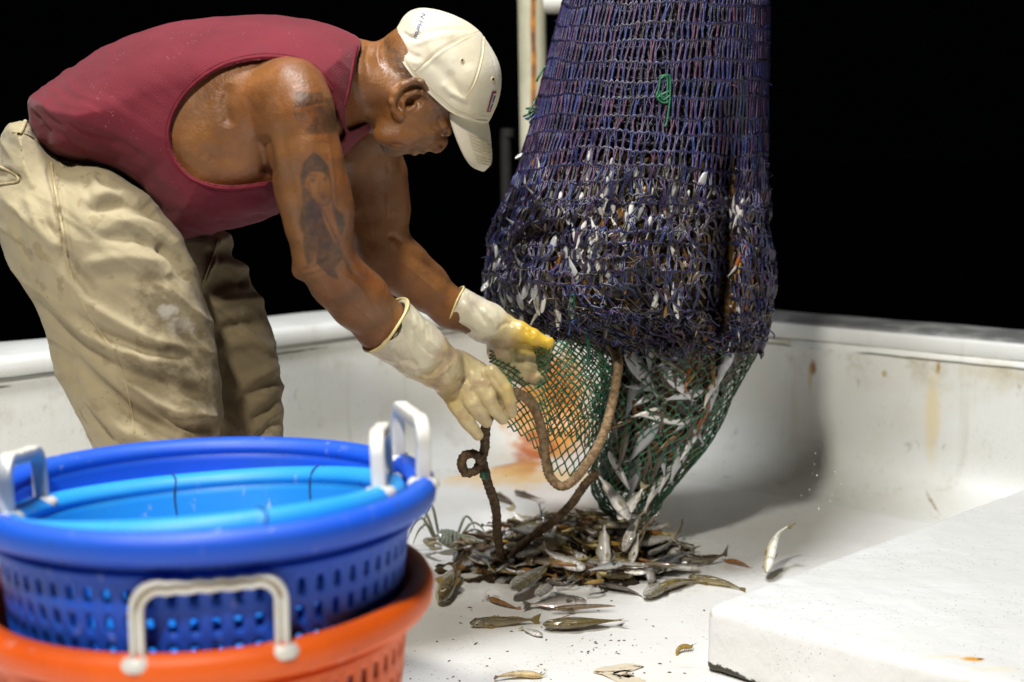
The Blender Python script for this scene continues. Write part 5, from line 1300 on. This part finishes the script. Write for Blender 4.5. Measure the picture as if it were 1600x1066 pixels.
fp('shrimp0', (762,934), (804,949), -60, 'large orange brown shrimp at the front left of the pile', 'shrimp')
fp('shrimp0', (1132,875), (1172,884), -30, 'orange brown shrimp lying between the pile and the flipping fish', 'shrimp')
fp('shrimp3', (846,1052), (778,1057), -60, 'pale tan shrimp lying alone at the bottom of the deck', 'shrimp')
fp('shrimp4', (1084,1012), (1046,1020), -40, 'broken tan shrimp shell with a yellow tip near the hatch corner', 'shrimp')
fp('shrimp4', (912,912), (955,905), -70, 'bright yellow brown curled shrimp in the front middle of the pile', 'shrimp', .03)
fp('shrimp1', (866,880), (910,885), -70, 'fat golden brown shrimp lying on top of the pile', 'shrimp', .05)
fp('grey2', (855,905), (900,925), -75, 'dark grey fish with speckled tail above the pink bellied fish', 'fish', .035)
fp('silver0', (800,920), (858,880), -80, 'silver fish with a pale flank pointing left in the pile front', 'fish', .035)
fp('white0', (838,930), (870,905), -85, 'white bellied fish standing on edge above the pink bellied fish', 'fish', .03)
fp('white1', (735,868), (800,872), -85, 'white flank of a fish lying between the crab and the rope', 'fish', .03)
fp('blue0', (975,880), (915,892), -70, 'slender silver blue fish on top of the pile middle', 'fish', .05)
# falling from the mouth of the net
spawn('white0', P(984,812,2.36), P(932,738,2.40), -75, 'white fish sliding out of the net mouth, left of the crossing pair', 'fish')
spawn('white1', P(966,812,2.37), P(1008,764,2.42), 75, 'white fish sliding out of the net mouth, right of the crossing pair', 'fish')
spawn('white0', P(945,892,2.36), P(944,815,2.40), 80, 'white fish dropping tail up onto the pile under the net', 'fish')
spawn('white1', P(974,862,2.38), P(998,796,2.42), -80, 'pale fish falling just under the tip of the green mesh', 'fish')
spawn('silver0', P(985,882,2.38), P(998,830,2.41), 70, 'narrow silver fish standing upright behind the falling pale fish', 'fish')
spawn('eel1', P(992,872,2.40), P(1014,790,2.46), 0, 'brown eel dangling from the tip of the green mesh', 'eel')
spawn('brown0', P(915,870,2.45), P(905,800,2.52), 60, 'dark fish standing on its head behind the slanting rope', 'fish')
spawn('blue0', P(858,845,2.50), P(842,786,2.53), 60, 'blue silver fish standing up behind the slanting rope', 'fish')
spawn('white2', P(850,860,2.42), P(878,812,2.45), -70, 'pinkish white fish standing beside the slanting rope', 'fish')
spawn('grey0', P(930,862,2.44), P(895,818,2.48), 60, 'grey fish with dark fins tumbling behind the dropping white fish', 'fish')
spawn('white0', P(898,880,2.42), P(889,850,2.43), 80, 'small white fish poking up from the pile behind the golden shrimp', 'fish')

# ---- crab
def crab():
    r = empty('crab', tuple(Fl(700, 862, 0))); tag(r, 'grey striped crab with raised thin legs at the left back of the pile', 'crab')
    o = np.array(r.location)/.68; shell = np.array((.24,.25,.19)); n, m = 20, 40; V, C = [], []
    for ph in np.linspace(.02, np.pi-.02, n):
        for q in np.linspace(0, 2*np.pi, m, endpoint=False):
            w_ = 1+.05*math.cos(q*16)*(math.sin(q) > -.2)
            V.append((.050*math.sin(ph)*math.cos(q)*w_, .034*math.sin(ph)*math.sin(q)*w_, .030+.017*math.cos(ph))); st_ = .5+.5*math.sin(math.cos(q)*math.sin(ph)*26)
            C.append(shell*(.45+.9*st_) if math.cos(ph) > 0 else np.array((.5,.45,.36)))
    Rm = np.array(Matrix.Rotation(R(35), 3, 'X') @ Matrix.Rotation(R(25), 3, 'Y'))
    o = np.array(r.location); mk('carapace', np.array(V) @ Rm.T+o, grid_faces(n, m, False, True), M_shell, r, vc=C)
    for sg in (-1, 1):
        for k in range(4):
            a = R(-35+28*k); b = np.array([sg*math.cos(a)*.045, math.sin(a)*.03, .028]); d = np.array([sg*math.cos(a), math.sin(a), 0])
            lift = (.045 if sg < 0 else .01)+.012*k
            L = spline([b, b+d*.030+np.array([0, 0, lift]), b+d*.058+np.array([0, 0, lift*.7]), b+d*.080+np.array([0, 0, -.018+lift*.2])], 20)
            VV, FF, _ = tubes([L+o], [np.interp(np.linspace(0, 1, 20), [0, .3, .35, .65, .7, 1], [.0045, .0042, .0034, .0034, .0028, .0010])], 8); mk('leg', VV, FF, M_shell, r, vc=np.tile((.24,.25,.17), (len(VV), 1)))
        L = spline([(sg*.035, -.024, .026), (sg*.065, -.052, .03), (sg*.045, -.082, .022)], 16); VV, FF, _ = tubes([L+o], [np.linspace(.006, .009, 16)], 10); arm = mk('claw_arm', VV, FF, M_shell, r, vc=np.tile((.30,.27,.17), (len(VV), 1)))
        for dz, ll in ((.006, .05), (-.003, .04)):
            L = spline([(sg*.045, -.082, .022+dz), (sg*.03, -.10, .026+dz*2), (sg*.012, -.10-.01*dz, .022+dz)], 14); VV, FF, _ = tubes([L+o], [np.linspace(.0085, .0015, 14)], 8); mk('pincer', VV, FF, M_shell, arm, vc=np.tile((.42,.34,.22), (len(VV), 1)))
        VV, FF, _ = tubes([np.array([(sg*.014, -.034, .034), (sg*.015, -.038, .040), (sg*.015, -.040, .044)])+o], [np.array([.002, .003, .001])], 8); mk('eye', VV, FF, M_eyeb, r)
crab()
for o in [q for q in col.objects if q.parent and (q.parent.name == 'crab' or (q.parent.parent and q.parent.parent.name == 'crab'))]:
    o.data.transform(Matrix.Scale(.68, 4) if o.parent.parent is None else Matrix.Scale(.68, 4))
    o.data.transform(Matrix.Translation((0, 0, .014)))

# ---- the heap itself
PC = Fl(892, 872)
def hump(x, y):
    d = math.hypot((x-PC.x)/.25, (y-PC.y)/.19); return .085*max(0, 1-d*d)
gx, gy = np.meshgrid(np.linspace(-.33, .36, 150), np.linspace(-.22, .27, 110), indexing='ij')
V = np.stack([gx+PC.x, gy+PC.y, np.zeros_like(gx)], -1).reshape(-1, 3)
d = np.hypot((V[:, 0]-PC.x)/.26, (V[:, 1]-PC.y)/.165)+.34*vnoise(V, 14, 101, 3)
V[:, 2] = np.clip(1-d*d, -.3, 1)*.055*(.75+.6*vnoise(V, 30, 102, 2))+.010*vnoise(V, 55, 103, 2)-.004
F = grid_faces(150, 110); keep = (V[F, 2] > -.012).any(1); lumpmass(V, F[keep], 104, 'bycatch_debris', 'low brown mass of weed and crushed bycatch under the heap of fish')
kinds = ['silver', 'olive', 'white', 'brown', 'blue', 'plump', 'grey', 'eel']; pk = [.30, .15, .20, .06, .11, .09, .05, .04]
LBL = {'silver': ('silver fish heaped in the jumbled wet pile under the net', 'fish', 'silver fish in the pile'), 'olive': ('slender olive fish heaped in the jumbled wet pile under the net', 'fish', 'olive fish in the pile'),
       'white': ('white fish heaped in the jumbled wet pile under the net', 'fish', 'white fish in the pile'), 'brown': ('dark brown fish heaped in the jumbled wet pile under the net', 'fish', 'brown fish in the pile'),
       'blue': ('blue backed silver fish heaped in the wet pile under the net', 'fish', 'blue silver fish in the pile'), 'plump': ('plump olive fish heaped in the jumbled wet pile under the net', 'fish', 'plump fish in the pile'),
       'grey': ('flat grey fish heaped in the jumbled wet pile under the net', 'fish', 'grey fish in the pile'), 'eel': ('brown eel tangled in the jumbled wet pile under the net', 'eel', 'eels in the pile'),
       'shrimp': ('brown shrimp heaped in the jumbled wet pile under the net', 'shrimp', 'shrimps in the pile')}
for i in range(215):
    rr_ = math.sqrt(rng.random())*1.0; a = rng.uniform(0, 2*np.pi); x = PC.x+.235*rr_*math.cos(a)+.01; y = PC.y+.165*rr_*math.sin(a)-.01
    k = kinds[rng.choice(8, p=pk)]; sh = rng.random() < .17
    L = rng.uniform(.055, .105)*(1.3 if k == 'eel' else 1)*(.75 if sh else 1); yaw = rng.normal(0, .75)+(np.pi if rng.random() < .5 else 0); pit = rng.normal(0, .22)*(1-rr_*.6)
    d = np.array([math.cos(yaw)*math.cos(pit), math.sin(yaw)*math.cos(pit), math.sin(pit)])*L/2
    z = hump(x, y)*rng.uniform(.35, 1.0)+L*.055+.004; z = max(z, abs(d[2])*.9+.012)
    c = np.array([x, y, z]); roll = -75+rng.normal(0, 25) if rng.random() < .8 else rng.uniform(0, 360)
    if sh: spawn('shrimp%d' % rng.choice([0, 0, 1, 2, 2, 4]), c+d, c-d, roll, *LBL['shrimp'])
    else: spawn(k+str(rng.integers(0, 3)), c+d, c-d, roll, *LBL[k])

# ---- fish showing through the meshes: small bodies, one mesh each
def bit(kind, cols, bend):
    n, m = 14, 10; t_, hu, hd, wd = PROF[kind]; us = np.linspace(0, .93, n); V, C = [], []; back, side, belly = map(np.array, cols)
    s, sx, sy, sa = spine(bend)
    for u in us:
        x, y = np.interp(u, s, sx), np.interp(u, s, sy)
        for q in np.linspace(0, 2*np.pi, m, endpoint=False): V.append((x, y+np.interp(u, t_, wd)*math.cos(q), np.interp(u, t_, hu)*math.sin(q))); C.append(side if abs(math.sin(q)) < .6 else back if math.sin(q) > 0 else belly)
    V += [(-.5, np.interp(1., s, sy), .08), (-.5, np.interp(1., s, sy), -.08), (-.44, np.interp(1., s, sy), 0)]; F = [tuple(q) for q in grid_faces(n, m, False, True)]+[tuple(range(m))[::-1], tuple(range((n-1)*m, n*m))]
    b = (n-1)*m; F += [(b+m//4, n*m, n*m+2), (b+3*m//4, n*m+2, n*m+1), (b+m//4, n*m+2, b+3*m//4)]; C += [side*.6]*3
    return V, F, np.array(C)
BITS = {}
for k, cs in {'white': ((.50,.49,.46),(.72,.70,.66),(.74,.71,.64)), 'silver': ((.16,.16,.15),(.42,.43,.44),(.55,.53,.50)), 'brown': ((.10,.05,.015),(.20,.095,.022),(.28,.15,.04)), 'orange': ((.28,.11,.012),(.46,.19,.018),(.50,.26,.05)), 'dark': ((.03,.025,.018),(.085,.07,.05),(.16,.13,.09))}.items():
    for b in (0, .6):
        V, F, C = bit('slim' if k != 'silver' else 'round', cs, b); o = mk('netted_fish', V, F, M_fish, None, vc=C); col.objects.unlink(o); BITS[k+str(int(b > 0))] = o
BL = {'white': ('white fish pressed against the meshes inside the purple net', 'white fish in the purple net'), 'silver': ('silver fish pressed against the meshes inside the purple net', 'silver fish in the purple net'), 'brown': ('brown fish pressed against the meshes inside the purple net', 'brown fish in the purple net'), 'orange': ('orange fish pressed against the meshes inside the purple net', 'orange fish in the purple net'), 'dark': ('dark fish pressed against the meshes inside the purple net', 'dark fish in the purple net')}
def netfish(k, c, d, L, flat, label, group):
    o = BITS[k+str(rng.integers(0, 2))].copy(); col.objects.link(o); x = Vector(d).normalized(); f = Vector(flat); z = (f-x*f.dot(x)).normalized(); y = z; zz = x.cross(y)
    M = Matrix(((x.x, y.x, zz.x), (x.y, y.y, zz.y), (x.z, y.z, zz.z))).to_4x4(); o.matrix_world = Matrix.Translation(c) @ M @ Matrix.Scale(L, 4); tag(o, label, 'fish', group)
CL = [(935,325,38,26,22,'white'),(1150,335,14,26,14,'white'),(920,385,16,40,14,'white'),(1000,330,60,30,10,'white'),(1060,360,25,30,8,'white'),(850,325,30,30,7,'white'),(800,440,26,28,14,'silver'),(785,450,18,24,6,'white'),(840,470,26,20,8,'white'),(1035,480,20,18,6,'white'),(1010,300,70,30,12,'silver'),(905,420,50,40,12,'silver'),(1160,480,20,40,8,'white'),
      (1165,400,28,60,26,'orange'),(1130,500,30,30,14,'orange'),(985,350,50,60,22,'brown'),(950,440,70,50,24,'brown'),(860,400,60,60,14,'dark'),(1050,430,60,50,18,'dark'),(1180,440,16,60,10,'brown'),(1010,420,60,60,10,'orange'),(800,380,26,40,8,'silver'),(900,500,60,18,12,'dark'),(780,400,14,50,6,'white'),(960,280,60,16,8,'white')]
for (cx, cy, sx_, sy_, n_, k) in CL:
    for _ in range(int(n_*.36) if k in ('brown', 'orange', 'dark') else int(n_*1.22)):
        x, y = rng.normal(cx, sx_*.75), rng.normal(cy, sy_*.75); y = min(max(y, 262), 535); xc, a = bagrow(y)
        if abs(x-xc) > a*.95: continue
        Yf = bf(x, y, -.0095); c = Vector(P(x, y, Yf)); an = rng.normal(.12, .28); L = rng.uniform(.036, .060)
        ux = (x-xc)/a; nrm = Vector((ux, -math.sqrt(max(.05, 1-ux*ux)), .1 if y < 480 else -.4))
        netfish(k, c, (math.sin(an), .0, math.cos(an)*(1 if rng.random() < .5 else -1)), L, nrm, *BL[k])
GL = {k: (v[0].replace('purple net', 'green net mouth'), v[1].replace('purple net', 'green net mouth')) for k, v in BL.items()}
for (x, y, an, L, k) in [(1035,655,1.75,.095,'white'),(1010,645,1.3,.07,'white'),(1005,585,-.6,.12,'silver'),(1060,600,-.7,.10,'silver'),(1040,560,-.9,.11,'dark'),(990,620,.3,.10,'silver'),(1080,690,.5,.10,'white'),(1060,720,.45,.10,'silver'),(1100,650,.5,.09,'brown'),(1030,720,.4,.10,'dark'),(1005,690,.6,.11,'silver'),(975,700,.2,.10,'dark'),(970,740,-.5,.10,'white'),(990,750,.2,.09,'silver'),(1020,770,.5,.09,'white'),(1150,545,1.2,.07,'white'),(1130,575,.5,.08,'silver'),(1165,540,-.5,.06,'white'),(1075,590,.2,.07,'orange'),(1000,540,.8,.08,'brown'),(1110,610,.45,.08,'white'),(1125,590,.4,.07,'white'),(1045,690,.9,.07,'brown'),(960,665,-.2,.09,'dark'),(1095,540,.6,.09,'brown'),(1010,800,.5,.06,'brown'),(1040,745,.4,.08,'white')]+[(rng.uniform(965,1125), rng.uniform(550,730), rng.normal(.3,.6), rng.uniform(.05,.085), ('dark','silver','brown','dark','silver')[k_ % 5]) for k_ in range(34)]:
    l, r = np.interp(y, SK[:, 0], SK[:, 1]), np.interp(y, SK[:, 0], SK[:, 2]); ux = np.clip((x-(l+r)/2)/((r-l)/2), -.97, .97)
    if y > 600 and x > r-8: continue
    yy = float(skirt(np.array([math.acos(ux)/(2*np.pi)]), np.array([(y-528)/278]), .93)[0, 1])
    netfish(k, Vector(P(x, y, yy)), (math.sin(an), .05, math.cos(an)), L, (ux*.7, -1, .2), *GL[k])
o = spawn('shrimp1', P(1104,505,bf(1104,505,.008)), P(1103,548,bf(1103,540,.008)), 30, 'orange shrimp dangling from the meshes where purple net meets green', 'shrimp')
spawn('white0', P(752,455,2.44), P(772,432,2.46), 60, 'pale fish head poking out of the left side of the purple net', 'fish')
spawn('white1', P(1203,470,2.5), P(1199,430,2.5), 60, 'pale fish poking out of the right side of the purple net', 'fish')
spawn('white0', P(805,248,2.47), P(822,236,2.48), 60, 'small pinkish fish caught high on the left edge of the purple net', 'fish')
spawn('white1', P(919,252,bf(919,252,.004)), P(922,232,bf(922,232,.004)), 60, 'tiny white fish caught high on the front of the purple net', 'fish')

# ---- paint flake and crumbs on the deck
pl2 = [(926,1051),(942,1044),(956,1041),(985,1039),(1006,1042),(996,1047),(985,1050),(990,1058),(1010,1066),(1000,1074),(980,1072),(955,1062),(940,1056)]
pts = [Fl(x, y, .0) for x, y in spline(pl2, 52, True)]; cx_ = sum((p for p in pts), Vector())/len(pts)
V = []; nn_ = len(pts)
for k, f_ in enumerate((1., .97, .7, .35)):
    for i, p in enumerate(pts): q = cx_+(p-cx_)*f_; V.append((q.x, q.y, .0008+.0014*(1-f_)+.004*max(0, .5+.5*math.sin(i*.7))*(f_ > .9)*.5))
V.append((cx_.x, cx_.y, .0024)); F = [tuple(q) for q in grid_faces(4, nn_, False, True)]+[(3*nn_+i, 3*nn_+(i+1) % nn_, 4*nn_) for i in range(nn_)]
t = NT('rusty_flake'); c = t.mix(t.ss(t.noise(60, 6, .65, t.mapv((.6, 1.4, 1))), .54, .62), (.62,.54,.40), (.10,.035,.012)); M_flake = t.out(c, .7, t.noise(90, 4), .4, .002)
o = mk('paint_flake', V, F, M_flake); tag(o, 'curled rusty paint flake lying at the bottom edge of the deck', 'paint flake')
for p_ in o.data.polygons:
    if p_.normal.z < 0: o.data.flip_normals(); break
M_crumb = simple('brown_crumb', (.12,.05,.018), .5, (.05,.03,.015), 200)
V, F, b = [], [], 0
for k in range(85):
    x, y = rng.uniform(640, 1110), rng.uniform(935, 1064)
    if rng.random() < .35: x, y = rng.normal(960, 40), rng.normal(1005, 9)
    p = Fl(x, y, .001); r = rng.uniform(.0006, .0019); an = rng.uniform(0, np.pi); e = rng.uniform(1.3, 3.2)
    for i in range(6):
        a = i/6*2*np.pi; u_, w_ = r*e*math.cos(a), r*math.sin(a); V.append((p.x+u_*math.cos(an)-w_*math.sin(an), p.y+u_*math.sin(an)+w_*math.cos(an), .0006))
    V.append((p.x, p.y, .0006+r*.8)); F += [(b+i, b+(i+1) % 6, b+6) for i in range(6)]; b += 7
o = mk('deck_crumbs', V, F, M_crumb); tag(o, 'scattered brown crumbs of weed and shell on the white deck', 'debris', kind='stuff')
M_drop = NT('water_drop'); M_drop.b.inputs['IOR'].default_value = 1.33; M_drop = M_drop.out((.95,.97,1.), .05, trans=.6)
V, F, b = [], [], 0
for k in range(48):
    x, y = (rng.normal(1235, 40), rng.normal(745, 34)) if k < 26 else (rng.uniform(640, 1330), rng.uniform(420, 800)); p = P(x, y, rng.uniform(2.3, 2.7)); r = abs(rng.normal(.0004, .0004))+.0004
    if p[2] < .03: continue
    for i, ph in enumerate(np.linspace(0.05, np.pi-.05, 5)):
        for q in np.linspace(0, 2*np.pi, 7, endpoint=False): V.append((p[0]+r*math.sin(ph)*math.cos(q), p[1]+r*math.sin(ph)*math.sin(q), p[2]+r*1.2*math.cos(ph)))
    F += [tuple(q) for q in grid_faces(5, 7, False, True)[:, ::-1]+b]; b += 35
o = mk('water_drops', V, F, M_drop); tag(o, 'fine water drops splashing in the air around the net', 'water drops', kind='stuff')
